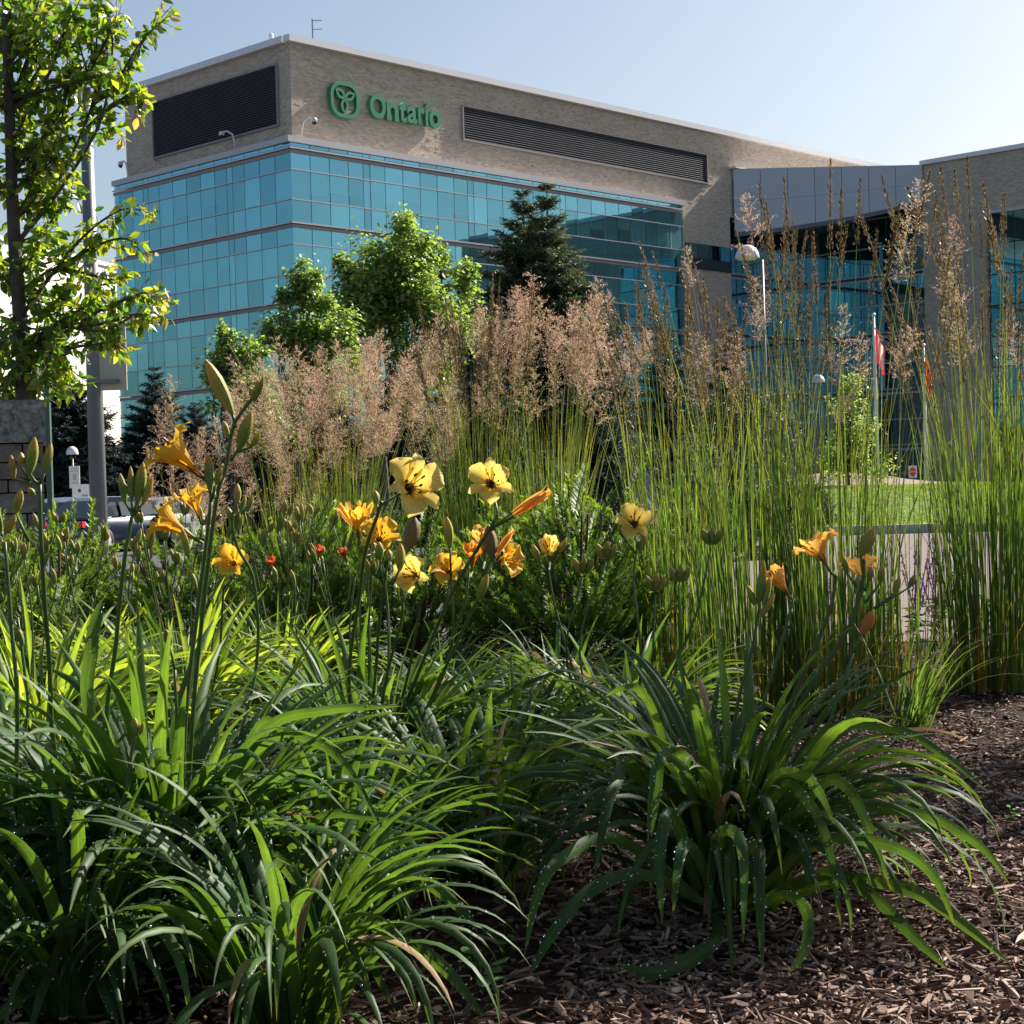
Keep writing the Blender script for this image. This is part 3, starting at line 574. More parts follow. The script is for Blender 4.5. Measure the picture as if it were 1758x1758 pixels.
for k in range(len(rows_) - 1):
    z0, z1 = rows_[k], rows_[k + 1]; thin = z1 - z0 < .5
    for i in range(nb):
        if thin: break
        s0 = b2 + (SB + .3 - b2) * i / nb + .04; s1 = b2 + (SB + .3 - b2) * (i + 1) / nb - .04
        MM = Matrix.Translation((gx, (s0 + s1) / 2, (z0 + z1) / 2)) @ Matrix.Rotation(-math.pi / 2, 4, 'Z') @ Euler((random.gauss(0, .003), 0, random.gauss(0, .003))).to_matrix().to_4x4() @ Matrix.Diagonal((s1 - s0, 1, z1 - z0 - .1, 1))
        link('pane', ep2 if i in (4, 5) and 11 < z0 < 17 else ep, ent, MM)  # teal panes imitate a bright reflection within the dark glazing
    for i in range(nr):
        if thin: break
        s0 = 38 + (gx - 38) * i / nr + .04; s1 = 38 + (gx - 38) * (i + 1) / nr - .04
        MM = Matrix.Translation(((s0 + s1) / 2, SB + .3, (z0 + z1) / 2)) @ Euler((random.gauss(0, .003), 0, random.gauss(0, .003))).to_matrix().to_4x4() @ Matrix.Diagonal((s1 - s0, 1, z1 - z0 - .1, 1))
        link('pane', ep2 if i >= 3 and 11 < z0 < 17 else ep, ent, MM)  # same imitated reflection on the other side of the corner
    if k: 
        mu.box((gx - .04, (b2 + SB + .3) / 2, z0), (.1, SB + .3 - b2, .10 if not thin else .16)); mu.box(((38 + gx) / 2, SB + .262, z0 + .002), (gx - 38, .1, .10))
epart('mullion', mu, M['mullion'])
# tall strip of teal windows in the shaded block
h0 = hitL(1699, 368, a2)[0]; h1 = h0 - 5.2; wz = hitL(1699, 368, a2)[1]
b = MB(); b.box((a2 - .03, (h0 + h1) / 2, wz / 2 + .35), (.05, abs(h1 - h0) + .3, wz - .7 + .3)); wf = epart('window', b, M['backing'])
for i in range(3):
    for k in range(7):
        z1 = wz - k * 2.0; z0 = z1 - 1.92; s0 = h1 + (h0 - h1) * i / 3 + .03; s1 = h1 + (h0 - h1) * (i + 1) / 3 - .03
        link('pane', ep2, wf, Matrix.Translation((a2 - .075, (s0 + s1) / 2, (z0 + z1) / 2)) @ Matrix.Rotation(-math.pi / 2, 4, 'Z') @ Matrix.Diagonal((s1 - s0, 1, z1 - z0, 1)))
b = MB(); b.box((a2 - .09, (h0 + h1) / 2, wz + .12), (.12, abs(h0 - h1) + .3, .2)); build('lintel', b, M['mullion'], wf)

# pale building beyond, on the left
yb_ = 128.; x1_ = W(202, 560, yb_)[0]; zt_ = W(190, 462, yb_)[2]
pb = empty('pale_building', (x1_, yb_, 0), label='pale sunlit building wall far behind the lamp post on the left', cat='building')
pb.rotation_euler[2] = R(75.5)      # long wall turned towards the morning sun
b = MB(); b.box((-11, 12, zt_ / 2), (22, 24, zt_)); build('wall', b, M['pale_wall'], pb)
b = MB(); b.box((-11, 12, zt_ + .15), (22.3, 24.3, .3)); build('roof_coping', b, M['coping'], pb)
for zz in (4.2, 8.4, 12.6):
    b = MB(); b.box((-11, -.02, zz), (22, .03, .05)); build('wall_joint', b, M['pale_wall'], pb)
# dark block far to the right, outside the frame: seen mirrored low in the glass
mb_ = empty('distant_block', (96, 112, 0), R(20), label='plain grey office block standing far off to the right', cat='building')
b = MB(); b.box((0, 0, 5), (26, 30, 10)); build('wall', b, M['brick'], mb_)
b = MB(); b.box((0, 0, 10.2), (27, 31, .4)); build('roof_edge', b, M['coping'], mb_)
for k in range(2):
    b = MB(); b.box((-13.06, 0, 3 + k * 4.2), (.1, 28, 2)); build('window_strip', b, M['pane_dark'], mb_)

# ================================================================== MIDDLE DISTANCE
def lamp(px_top, py_top, Y, px_base, dome_r, pole_r, label, arm=0.0, z_base=0.0, lens=True, two=None):
    """mushroom-shaped street lamp; the dome centre is seen at (px_top, py_top)"""
    d = W(px_top, py_top, Y); bx = W(px_base, 835, Y)[0]
    t = empty('street_lamp', (bx, Y, z_base), label=label, cat='street lamp', group='street lamps')
    h = d[2] - z_base; x = d[0] - bx
    b = MB(); b.tube([(0, 0, 0), (0, 0, h * .5), (0, 0, h - .15)], [pole_r, pole_r * .85, pole_r * .6], 12); build('pole', b, M['steel'], t, smooth=True)
    b = MB(); b.lathe([(pole_r * 1.9, 0), (pole_r * 1.9, .12), (pole_r * 1.2, .2)], 12); build('base_collar', b, M['steel'], t)
    for xx in ([x] if two is None else [x, two]):
        if abs(xx) > pole_r * 2:
            b = MB(); b.tube([(0, 0, h - .25), (xx * .4, 0, h - .02), (xx, 0, h + dome_r * .55)], pole_r * .35, 6); build('arm', b, M['steel'], t)
        b = MB(); b.lathe([(.001, dome_r * .95), (dome_r * .35, dome_r * .88), (dome_r * .7, dome_r * .62), (dome_r * .93, dome_r * .25), (dome_r, -.05), (dome_r * .97, -.08)], 18, (xx, 0, h)); build('dome', b, M['lamp_white'], t, smooth=True)
        b = MB(); b.lathe([(dome_r * .96, -.05), (dome_r * .7, -.18 * dome_r - .05), (.001, -.22 * dome_r - .06)], 18, (xx, 0, h)); build('lens', b, M['lamp_lens'] if lens else M['steel'], t, smooth=True)
    return t
lamp(1283, 440, 62, 1318, .45, .10, 'tall street lamp with large white dome in front of the dark entrance glass')
lamp(1404, 655, 95, 1427, .42, .07, 'small distant lamp with white dome beside a thin pole low before the entrance glass')
lamp(124, 776, 53, 126, .19, .045, 'small grey dome lamp above the white sign in the car park', lens=False)
lp = lamp(133, 128, 19, 168, .13, .105, 'thick grey lamp post rising behind the leafy branches at left', z_base=0.0, lens=False, two=.13)
# sign panel clamped to the lamp post, seen from behind
p0 = W(148, 540, 18.8); p1 = W(213, 668, 18.8)
t = empty('road_sign', ((p0[0] + p1[0]) / 2, 18.8, (p0[2] + p1[2]) / 2), label='beige rectangular sign seen from behind, strapped to the thick lamp post', cat='sign')
b = MB(); b.box((0, .16, 0), (abs(p1[0] - p0[0]), .02, abs(p1[2] - p0[2]))); build('board', b, M['sign_back'], t)
for z in (-.32, .3): b = MB(); b.box((-.02, .12, z), (.28, .05, .04)); b.box((-.02, .08, z), (.24, .02, .04)); build('bracket', b, M['steel'], t)
# green post
x, _ = XY(86, 17); t = empty('green_post', (x, 17, 0), label='slim green steel post between stone pillar and lamp post', cat='post')
b = MB(); zt = W(80, 560, 17)[2]; b.tube([(0, 0, 0), (0, 0, zt * .5), (0, 0, zt)], .034, 8); build('shaft', b, M['green_steel'], t); b = MB(); b.lathe([(.07, 0), (.07, .05), (.04, .08)], 10); build('foot', b, M['green_steel'], t)
# stone pillar
Yp = 9.0; x1 = W(76, 750, Yp)[0]; zt = W(40, 687, Yp)[2]; zc = W(40, 762, Yp)[2]; gz = float(ground(x1 - .4, Yp))
t = empty('stone_pillar', (x1 - .49, Yp + .1, gz - .1), R(15.5), label='low stone gate pillar with mottled limestone cap at the left edge', cat='pillar')
h0_ = zc - gz + .1; h1_ = zt - gz + .1
b = MB(); V, F = grid_sheet(np.linspace(-.45, .45, 2), np.linspace(-.3, .3, 2), lambda x, y: 0 * x); b.box((0, 0, (h0_ + h1_) / 2), (.9, .62, h1_ - h0_ - .008)); build('cap_block', b, M['limestone'], t)
rz = 0; k = 0
while rz < h0_ - .03:
    hh_ = min(random.choice((.07, .09, .11)), h0_ - rz); xx = -.44
    while xx < .43:
        w = min(random.uniform(.12, .3), .44 - xx)
        b = MB(); b.box((xx + w / 2, -.0, rz + hh_ / 2), (w - .008, .58 + random.uniform(-.02, .025), hh_ - .008)); build('stone', b, M['stone_dark'], t); xx += w
    rz += hh_
b = MB(); b.box((0, 0, h0_ / 2), (.85, .53, h0_ - .01)); build('core', b, M['soil'], t)

def flagpole(px_top, py_top, Y, px_base, flag, label, flabel):
    p = W(px_top, py_top, Y); bx = W(px_base, 835, Y)[0]; gz = float(lawn_z(bx, Y)) if 42.2 < Y < 74 else 0
    t = empty('flagpole', (bx, Y, gz), label=label, cat='flagpole', group='flagpoles by the entrance'); h = p[2] - gz
    b = MB(); b.tube([(0, 0, 0), (0, 0, h * .5), (0, 0, h)], [.105, .085, .05], 12); build('pole', b, M['white'], t, smooth=True)
    b = MB(); b.lathe([(.001, .14), (.06, .12), (.09, .05), (.06, -.03), (.02, -.05)], 12, (0, 0, h + .05)); build('finial', b, M['coping'], t, smooth=True)
    b = MB(); b.lathe([(.2, 0), (.2, .08), (.12, .12)], 12); build('base', b, M['coping'], t)
    if flag:
        # limp flag: fly gathered in folds, hoist along the pole
        H = flag[0]; nu, nv = 26, 18; V = []; al = []; ac = []
        for j in range(nv):
            v = j / (nv - 1)
            for i in range(nu):
                u = i / (nu - 1); out = .45 * u * (1 - .25 * v) * H / 2.2; sag = u * 1.15 * (.55 + .45 * (1 - v)) * H / 2.2
                V.append((.07 + out * .85 + .05 * math.sin(u * 17 + v * 2) * u ** .5, .10 * math.sin(u * 15 + v * 1.5) * (u ** .5), h - .35 - v * H * .62 - sag)); al.append(u); ac.append(v)
        Fq = [(j * nu + i, j * nu + i + 1, (j + 1) * nu + i + 1, (j + 1) * nu + i) for j in range(nv - 1) for i in range(nu - 1)]
        f = empty('flag', (bx, Y, gz), label=flabel, cat='flag'); b = MB()
        def patch(name, lo, hi, mat):
            keep = [q for q in Fq if lo <= (q[0] % nu) / (nu - 1) < hi]; ids = sorted({i for q in keep for i in q}); mp = {o: n for n, o in enumerate(ids)}
            bb = MB(); bb.add([V[i] for i in ids], [tuple(mp[i] for i in q) for q in keep]); build(name, bb, mat, f, smooth=True)
        cm = flag[1]
        for name, lo, hi, mat in cm: patch(name, lo, hi, mat)
    return t
redc = leafmat('flag_red', [(.62, .02, .035), (.62, .02, .035)], .4, (1.2, 1, 1), .7, .2); whc = leafmat('flag_white', [(.8, .78, .78), (.8, .78, .78)], .4, (1, 1, 1), .7, .2); orc = leafmat('flag_orange', [(.75, .16, .02), (.75, .16, .02)], .4, (1, 1, 1), .7, .2)
flagpole(1499, 545, 71, 1507, (2.3, [('red_band', 0, .27, redc), ('white_field', .27, .34, whc), ('maple_leaf', .34, .6, redc), ('white_field', .6, .72, whc), ('red_band', .72, 1, redc)]), 'white flagpole carrying the limp red and white flag, left of two', 'limp red and white maple leaf flag hanging on the left flagpole')
flagpole(1584, 597, 73, 1591, (2.0, [('orange_corner', 0, .25, orc), ('red_field', .25, 1, redc)]), 'white flagpole carrying the plain red flag next to the brick block', 'limp red flag with orange patch hanging near the brick block')
# no entry sign
p = W(1567, 810, 63); gz = float(lawn_z(p[0], 63))
t = empty('no_entry_sign', (p[0], 63, gz - .05), label='small white no entry sign with red disc behind the lawn', cat='sign')
hz = p[2] - gz + .05
b = MB(); b.tube([(0, .03, 0), (0, .03, hz + .3)], .02, 6); build('post', b, M['steel'], t)
b = MB(); b.box((0, 0, hz), (.31, .02, .46)); build('board', b, M['white'], t)
b = MB(); b.prism([(.115 * math.cos(a), .165 * math.sin(a)) for a in np.linspace(0, 2 * math.pi, 24, endpoint=False)], 0, .008, Matrix.Translation((0, -.012, hz)) @ Matrix.Rotation(math.pi / 2, 4, 'X')); build('red_disc', b, M['red'], t)
b = MB(); b.box((0, -.024, hz), (.17, .008, .035)); build('white_bar', b, M['white'], t)
# signs in the car park
p = W(128, 819, 52); t = empty('parking_sign', (p[0], 52, 0), label='upright white parking sign on a post below the small dome lamp', cat='sign')
b = MB(); b.tube([(0, .03, 0), (0, .03, p[2])], .03, 6); build('post', b, M['steel'], t); b = MB(); b.box((0, 0, p[2]), (.32, .03, .68)); build('board', b, M['white'], t)
for z, w, h in ((.25, .2, .025), (.18, .24, .025), (.0, .1, .18), (-.18, .18, .025), (-.25, .2, .025)):
    b = MB(); b.box((0, -.02, p[2] + z), (w, .006, h)); build('printed_line', b, M['sign_back'], t)
p = W(141, 845, 51); t = empty('sign_box', (p[0], 51, 0), label='white box sign with small green and blue marks above the white car', cat='sign')
b = MB(); b.box((0, 0, p[2]), (.56, .16, .48)); build('box', b, M['white'], t); b = MB(); b.box((0, 0, (p[2] - .24) / 2), (.12, .1, p[2] - .24)); build('leg', b, M['steel'], t)
b = MB(); b.prism([(.05 * math.cos(a), .06 * math.sin(a)) for a in np.linspace(0, 6.28, 12, endpoint=False)], 0, .008, Matrix.Translation((-.06, -.084, p[2] + .05)) @ Matrix.Rotation(math.pi / 2, 4, 'X')); build('green_mark', b, M['green_steel'], t)
b = MB(); b.box((.1, -.088, p[2] - .1), (.2, .006, .05)); build('blue_mark', b, principled('blue_mark', (.1, .4, .5), .5), t)

# ---- cars
def car(loc, rz, paint, label, tall=1.0, L_=4.5, suv=False):
    t = empty('parked_car', loc, rz, label=label, cat='car', group='parked cars'); Wd = 1.82
    pm_ = principled('car_paint', paint, .25, metal=.2, spec=.6, coat=1.0)
    H = 1.44 * tall
    # x stations: floor z, sill half width, belt z, half width
    st = [(-.5, .32, .60, .62), (-.485, .24, .72, .84), (-.40, .20, .88 * tall, .94), (-.22, .19, .92 * tall, .98), (0, .19, .92 * tall, 1.0), (.2, .19, .90 * tall, .99), (.33, .20, .82 * tall, .96), (.44, .22, .72 * tall, .88), (.49, .26, .60, .74), (.5, .34, .52, .62)]
    V = []; n = 10
    for x, z0, zb, w in st:
        hw = Wd / 2 * w; zm = (z0 + zb) / 2
        for y, z in ((-hw * .9, z0), (-hw, z0 + .12), (-hw * 1.0, zm + .05), (-hw * .97, zb - .06), (-hw * .88, zb), (hw * .88, zb), (hw * .97, zb - .06), (hw, zm + .05), (hw, z0 + .12), (hw * .9, z0)): V.append((x * L_, y, z))
    F = [(i * n + j, i * n + (j + 1) % n, (i + 1) * n + (j + 1) % n, (i + 1) * n + j) for i in range(len(st) - 1) for j in range(n)] + [tuple(range(n))[::-1], tuple((len(st) - 1) * n + k for k in range(n))]
    b = MB(); b.add(V, F); body = build('body', b, pm_, t, smooth=True)
    zb = .88 * tall; r0, r1 = (-.46, -.44) if suv else (-.42, -.27); f1, f0 = .08, .27
    cab = [(r0, zb, .80), (r1 + .01, H - .09, .72), (r1 + .06, H - .02, .68), (-.1, H, .70), (f1 - .03, H - .02, .69), (f1 + .02, H - .08, .71), (f0, zb, .82)]
    V = []; 
    for x, z, w in cab: V += [(x * L_, -w * Wd / 2, z), (x * L_, w * Wd / 2, z)]
    k = len(cab); F = [(2 * i, 2 * i + 1, 2 * i + 3, 2 * i + 2) for i in range(k - 1)]
    V2 = [(v[0], v[1] * (1.10 if abs(v[2] - zb) > .02 else 1.12), zb - .03) for v in V]
    F += [(2 * i, 2 * i + 2, 2 * k + 2 * i + 2, 2 * k + 2 * i) for i in range(k - 1)] + [(2 * i + 1, 2 * k + 2 * i + 1, 2 * k + 2 * i + 3, 2 * i + 3) for i in range(k - 1)]
    b = MB(); b.add(V + V2, F); build('cabin', b, pm_, t)
    def pane(name, pts, off):
        p = np.array(pts, float); nrm = np.cross(p[1] - p[0], p[2] - p[0]); nrm /= np.linalg.norm(nrm); c = p.mean(0); s_ = 1 if (c * np.array([1, 1, 0]) @ nrm) > 0 else -1
        q = c + (p - c) * .9 + nrm * s_ * off; b = MB(); b.add(np.concatenate([q, q - nrm * s_ * .01]), [(0, 1, 2, 3), (7, 6, 5, 4), (0, 4, 5, 1), (1, 5, 6, 2), (2, 6, 7, 3), (3, 7, 4, 0)]); build(name, b, M['car_glass'], t)
    pane('rear_window', [V[0], V[1], V[3], V[2]], .012); pane('windscreen', [V[10], V[11], V[13], V[12]], .012)
    for s_ in (0, 1):
        sg = -1 if s_ == 0 else 1
        def sp(x, z): 
            fz = (z - zb) / (H - zb); w = (.895 - fz * .175) * Wd / 2; return (x * L_, sg * (w + .006), z)
        xs_ = [(r0 + .06, r1 + .05, -.17, -.17), (-.155, -.155, .02, .0), (.035, .015, f0 - .05, f1 + .01)]
        if suv: xs_[0] = (r0 + .03, r1 + .05, -.2, -.2); xs_[1] = (-.185, -.185, .02, 0)
        for a, a_, c, c_ in xs_: pane('side_window', [sp(a, zb + .04), sp(c, zb + .04), sp(c_, H - .12), sp(a_, H - .12)], .008)
        for x in (-.31, .31):
            w = MB(); w.lathe([(.001, -.1), (.2, -.1), (.31, -.09), (.33, -.05), (.33, .05), (.31, .09), (.2, .1), (.001, .1)], 20); me = w.mesh('tyre', M['black'], True)
            MM = Matrix.Translation((x * L_, sg * (Wd / 2 - .1), .33)) @ Matrix.Rotation(math.pi / 2, 4, 'X'); o = link('wheel', me, t, MM)
            r_ = MB(); r_.lathe([(.001, .112), (.05, .112), (.18, .104), (.2, .09)], 10); r_.lathe([(.001, -.112), (.05, -.112), (.18, -.104), (.2, -.09)], 10); link('rim', r_.mesh('rim', M['coping']), o)
        b = MB(); b.box((-.478 * L_, sg * .66, .76 * tall), (.12, .34, .16)); build('tail_light', b, M['red'], t)
        b = MB(); b.box((.472 * L_, sg * .62, .62), (.14, .36, .13)); build('headlight', b, M['lamp_white'], t)
        b = MB(); b.box((.17 * L_, sg * .99, .95 * tall), (.12, .2, .13)); build('mirror', b, M['black'], t)
    b = MB(); b.box((-.5 * L_ - .02, 0, .42), (.08, 1.5, .16)); build('rear_bumper', b, pm_, t)
    b = MB(); b.box((-.5 * L_ - .03, 0, .62), (.03, .5, .12)); build('number_plate', b, M['white'], t)
    return t
def carat(px, Y, rz, **k): x, y = XY(px, Y); return car((x, y, 0), R(rz), **k)
carat(118, 48, 150, paint=(.9, .9, .92), label='white sport utility car behind the thick lamp post, partly hidden', tall=1.04, suv=True)
carat(196, 46, 62, paint=(.02, .035, .07), label='dark blue saloon car just right of the thick lamp post', tall=1.02)
carat(270, 52, 75, paint=(.3, .34, .36), label='silver grey car seen through the lilies right of the dark blue car', tall=1.0)
carat(340, 56, 80, paint=(.35, .36, .38), label='light grey car furthest right in the parking row', tall=1.0)
carat(640, 60, 85, paint=(.05, .2, .24), label='teal car glimpsed behind the grass between the yellow lilies', tall=1.0)

# ---- spruces
sv = [];  sf = []
def norm_(a): return a / (np.linalg.norm(a) + 1e-9)
def spray_template(seed):
    r = np.random.default_rng(seed); V = []; F = []
    V += [(0, -.012, 0), (0, .012, 0), (1, .004, 0), (1, -.004, 0)]; F.append((0, 1, 2, 3))
    for i in range(26):
        t = .04 + .94 * i / 25; s_ = 1 if i % 2 else -1; l = (.34 * (1 - t * .7)) * r.uniform(.7, 1.2); z = r.normal(-.15, .55)
        a = (t, 0, 0); d = np.array([.62, s_ * .78, z]); w = norm_(np.cross(d, r.normal(0, 1, 3))) * .042
        k = len(V); V += [np.array(a) - w, np.array(a) + w, np.array(a) + d * l + w * .3, np.array(a) + d * l - w * .3]; F.append((k, k + 1, k + 2, k + 3))
    return np.array([np.array(v, float) for v in V]), np.array(F)
SPRAYS = [spray_template(i) for i in range(4)]
def spruce(px, Y, top_py, half_px, label, mat='spruce', seed=1, dens=1.0, group='spruce trees', cones=0, base_z=0, taper=.85, cat='spruce tree', name='spruce_tree'):
    r = np.random.default_rng(seed); x, _ = XY(px, Y); H = W(px, top_py, Y)[2] - base_z; Rb = half_px / F_PX * Y
    t = empty(name, (x, Y, base_z), label=label, cat=cat, group=group)
    b = MB(); b.tube([(0, 0, 0), (.03, 0, H * .4), (0, 0, H * .97)], [H * .018, H * .012, .01], 8); build('trunk', b, M['bark'], t)
    b = MB(); nb_ = int(230 * dens); cpos = []
    for i in range(nb_):
        u = (i + r.random()) / nb_; u = min(.995, (round(u * 17) + r.normal(0, .13)) / 17); u = max(0.0, u); z = H * (.06 + .92 * u); L0 = Rb * ((1 - u) ** taper) * r.uniform(.6, 1.22) + .12; az = i * 2.399 + r.normal(0, .2)
        d = np.array([math.cos(az), math.sin(az)]); ns = max(3, int(L0 / (.16 * H / 10) )); ns = min(ns, 16)
        tt = (np.arange(ns) + .4) / ns; up = .25 + .5 * u
        R_ = L0 * tt; Z = z + L0 * (up * tt - .55 * tt ** 2 * (1 - u) - .05)
        O = np.stack([d[0] * R_, d[1] * R_, Z], 1)
        for side in (-1, 0, 1):
            k = ns if side else max(2, ns // 2); sel = slice(None) if side else slice(ns - k, ns)
            az2 = az + side * r.uniform(.5, 1.0, k if side == 0 else ns); n2 = len(az2); D = np.stack([np.cos(az2), np.sin(az2), r.normal(-.05, .22, n2) + .1], 1)
            S = (L0 * .40 * (1 - .4 * tt) + .17 * H / 10)[sel] * r.uniform(.7, 1.15, n2)
            Mx = frames_np(O[sel], np.cross(D, np.stack([-np.sin(az2), np.cos(az2), 0 * az2], 1)), S)   # z up-ish
            X = D / np.linalg.norm(D, axis=1)[:, None]; Zz = Mx[:, :3, 2] / S[:, None]; Yy = np.cross(Zz, X)
            Mx[:, :3, 0] = X * S[:, None]; Mx[:, :3, 1] = Yy * S[:, None]
            V, F = inst(*SPRAYS[i % 4], Mx); b.add(V, F, rnd=np.repeat(r.random(n2), len(SPRAYS[i % 4][0])))
        if u > .45 and cones: cpos += [O[-1] + r.normal(0, .08, 3) for _ in range(cones)]
    build('crown', b, M[mat], t, kind='stuff')
    if cpos:
        c = MB()
        for q in cpos[:160]: c.lathe([(.004, 0), (.045, -.04), (.05, -.12), (.02, -.2)], 6, tuple(q), rnd=r.random())
        build('cones', c, M['cone'], t, kind='stuff')
    return t
spruce(912, 56, 318, 215, 'tall dark spruce, left of the close pair before the glass front', seed=3, dens=1.25, taper=1.0)
spruce(952, 55, 308, 150, 'tall spruce hung with brown cones, right of the close pair', seed=4, dens=1.25, cones=4, taper=.95)
spruce(768, 62, 412, 75, 'narrow spruce tip poking up right of the bright maple', seed=5)
spruce(1040, 50, 500, 95, 'blue green spruce low behind the pink grass plumes', 'spruce_blue', seed=6)
spruce(272, 60, 628, 85, 'slim dark spruce left of the pinkish plume at the glass wall', 'spruce_dark', seed=7)
spruce(118, 58, 640, 130, 'broad blackish spruce behind the parked cars and lamp post', 'spruce_dark', seed=8, dens=1.5)
spruce(225, 66, 735, 50, 'small spruce between lamp post and slim dark spruce', 'spruce_dark', seed=9)
spruce(20, 64, 660, 110, 'blackish spruce at the far left behind the stone pillar', 'spruce_dark', seed=10)
spruce(340, 58, 690, 80, 'dark spruce low behind the yellow lilies at left', 'spruce_dark', seed=12)
spruce(1150, 44, 560, 90, 'dark spruce behind the tall reed grass left of the flagpoles', 'spruce_blue', seed=13)
spruce(1010, 40, 640, 110, 'low dark spruce behind the middle of the reed grass', 'spruce_dark', seed=14)
spruce(560, 46, 640, 130, 'dark low spruce behind the fluffy pink plumes', 'spruce_dark', seed=15)
spruce(700, 44, 660, 110, 'dark low spruce right behind the large pale lily', 'spruce_dark', seed=16)
spruce(840, 46, 600, 90, 'dark low spruce under the tall pair of spruces', 'spruce_dark', seed=17)
spruce(450, 50, 700, 90, 'dark low spruce left of the pink plumes', 'spruce_dark', seed=18)
spruce(1255, 70, 560, 70, 'shaded spruce before the brick wing, left of the domed lamp', 'spruce_dark', seed=19)

# ---- broad-leaved trees with lobed crowns
def leaf_tpl():
    V = np.array([(0, 0, 0), (.5, .34, .06), (1, 0, -.05), (.5, -.34, .06), (.5, 0, 0)]); return V, np.array([(0, 4, 1), (4, 2, 1), (0, 3, 4), (3, 2, 4)])
LT = leaf_tpl()
def broadleaf(px, Y, lobes, label, mat='maple', leaf=.13, n=9000, seed=2, name='maple_tree', cat='tree', group='leafy trees before the glass front'):
    """lobes: (px, py, radius px, depth offset)"""
    r = np.random.default_rng(seed); x, _ = XY(px, Y); t = empty(name, (x, Y, 0), label=label, cat=cat, group=group)
    base = np.array([x, Y, 0]); C = [(W(a, c, Y + dd) - base, rr / F_PX * Y) for a, c, rr, dd in lobes]
    tot = sum(q[1] ** 2 for q in C); b = MB(); fork = np.array([0, 0, C[0][0][2] * .35])
    tr = MB(); tr.tube([(0, 0, 0), tuple(fork * .5 + np.array([.05, 0, 0])), tuple(fork)], [.11, .09, .07], 8)
    C = [C[0]] + [(c + norm_(q) * rad * r.uniform(.35, 1.08) * np.array([1, 1, 1.15]), rad * r.uniform(.18, .42)) for c, rad in C for q in r.normal(0, 1, (13, 3))]; C[0] = (C[0][0], C[0][1] * .6); tot = sum(q[1] ** 2 for q in C)
    for c, rad in C:
        m_ = (fork + c) / 2 + r.normal(0, .15, 3)
        if r.random() < .3: tr.tube([fork, m_, c], [.03, .018, .006], 5)
        for _ in range(2): e = c + r.normal(0, rad * .6, 3); tr.tube([c, e], [.01, .004], 4)
        k = int(n * rad ** 2 / tot); d = r.normal(0, 1, (k, 3)); d /= np.linalg.norm(d, axis=1)[:, None]
        # clumpy shell
        q = r.normal(0, 1, (14, 3)); q /= np.linalg.norm(q, axis=1)[:, None]; w = (d @ q.T).max(1); keep = w > r.uniform(.55, .97, k); d = d[keep]; k = len(d)
        O = c + d * (rad * np.minimum(r.uniform(.3, 1.1, k) ** .7 + r.gamma(1., .42, k), 2.6))[:, None] * np.array([1, 1, 1.1])
        D = d + r.normal(0, .7, (k, 3)) + np.array([0, 0, -.35]); Mx = frames_np(O, r.normal(0, .6, (k, 3)) + np.array([0, 0, 1]) + d * .5, leaf * r.uniform(.6, 1.25, k), r.uniform(0, 6.28, k))
        V, F = inst(*LT, Mx); b.add(V, F, rnd=np.repeat(r.random(k), 5))
    build('trunk', tr, M['bark'], t); build('crown', b, M[mat], t, kind='stuff'); return t
broadleaf(660, 38, [(672, 470, 70, 0), (700, 412, 38, 0), (700, 388, 16, 0), (640, 485, 36, .5), (725, 505, 46, -.4), (690, 560, 72, 0), (600, 505, 26, 0), (590, 470, 26, .2), (582, 452, 14, .2), (620, 560, 60, 0), (745, 440, 28, .5), (800, 500, 34, 1), (805, 470, 18, 1), (770, 570, 50, 0), (720, 640, 60, 0)], 'bright green maple with several peaks in front of the glass corner', n=34000, leaf=.12, seed=21)
broadleaf(515, 34, [(530, 480, 26, 0), (510, 505, 20, 0), (535, 520, 34, .2), (485, 510, 16, 0), (555, 560, 45, 0), (500, 590, 45, 0), (470, 585, 22, 0), (560, 640, 60, 0)], 'slender young maple with thin leafy tips left of the bright maple', n=15000, leaf=.105, seed=22)
broadleaf(400, 32, [(388, 575, 18, 0), (398, 600, 28, 0), (430, 610, 20, .2), (445, 600, 14, 0), (420, 650, 40, 0), (385, 650, 40, 0), (440, 700, 50, 0)], 'small leafy sapling left of the pink plumes at the glass wall', n=9000, leaf=.10, seed=23)
broadleaf(1455, 60, [(1462, 660, 20, 0), (1470, 700, 26, 0), (1440, 690, 18, 0), (1480, 745, 32, 0), (1450, 770, 30, 0), (1490, 800, 34, 0), (1420, 800, 26, 0)], 'slim young birch in front of the dark entrance glass', n=6000, leaf=.13, seed=24, name='birch_tree', group='small trees by the entrance')
broadleaf(1240, 36, [(1240, 700, 40, 0), (1270, 740, 40, 0), (1215, 760, 45, 0), (1260, 800, 50, 0), (1330, 690, 30, 0), (1345, 760, 40, 0)], 'shrubby tree in shade behind the tall reeds', mat='juniper', n=6000, leaf=.09, seed=25, name='shrub', cat='shrub', group='small trees by the entrance')

# a young tree standing just outside the picture on the right; its leaves dapple the front clumps
broadleaf(2485, 6.5, [(2485, -430, 150, 0), (2400, -330, 120, .2), (2600, -420, 130, -.3), (2380, -520, 110, .5), (2560, -600, 120, .2), (2330, -420, 100, .8), (2680, -520, 110, -.5), (2450, -250, 90, .1)], 'young leafy tree standing just beyond the right edge, dappling the front clumps', n=5200, leaf=.055, seed=77, name='shade_tree', group='leafy trees beside the bed')

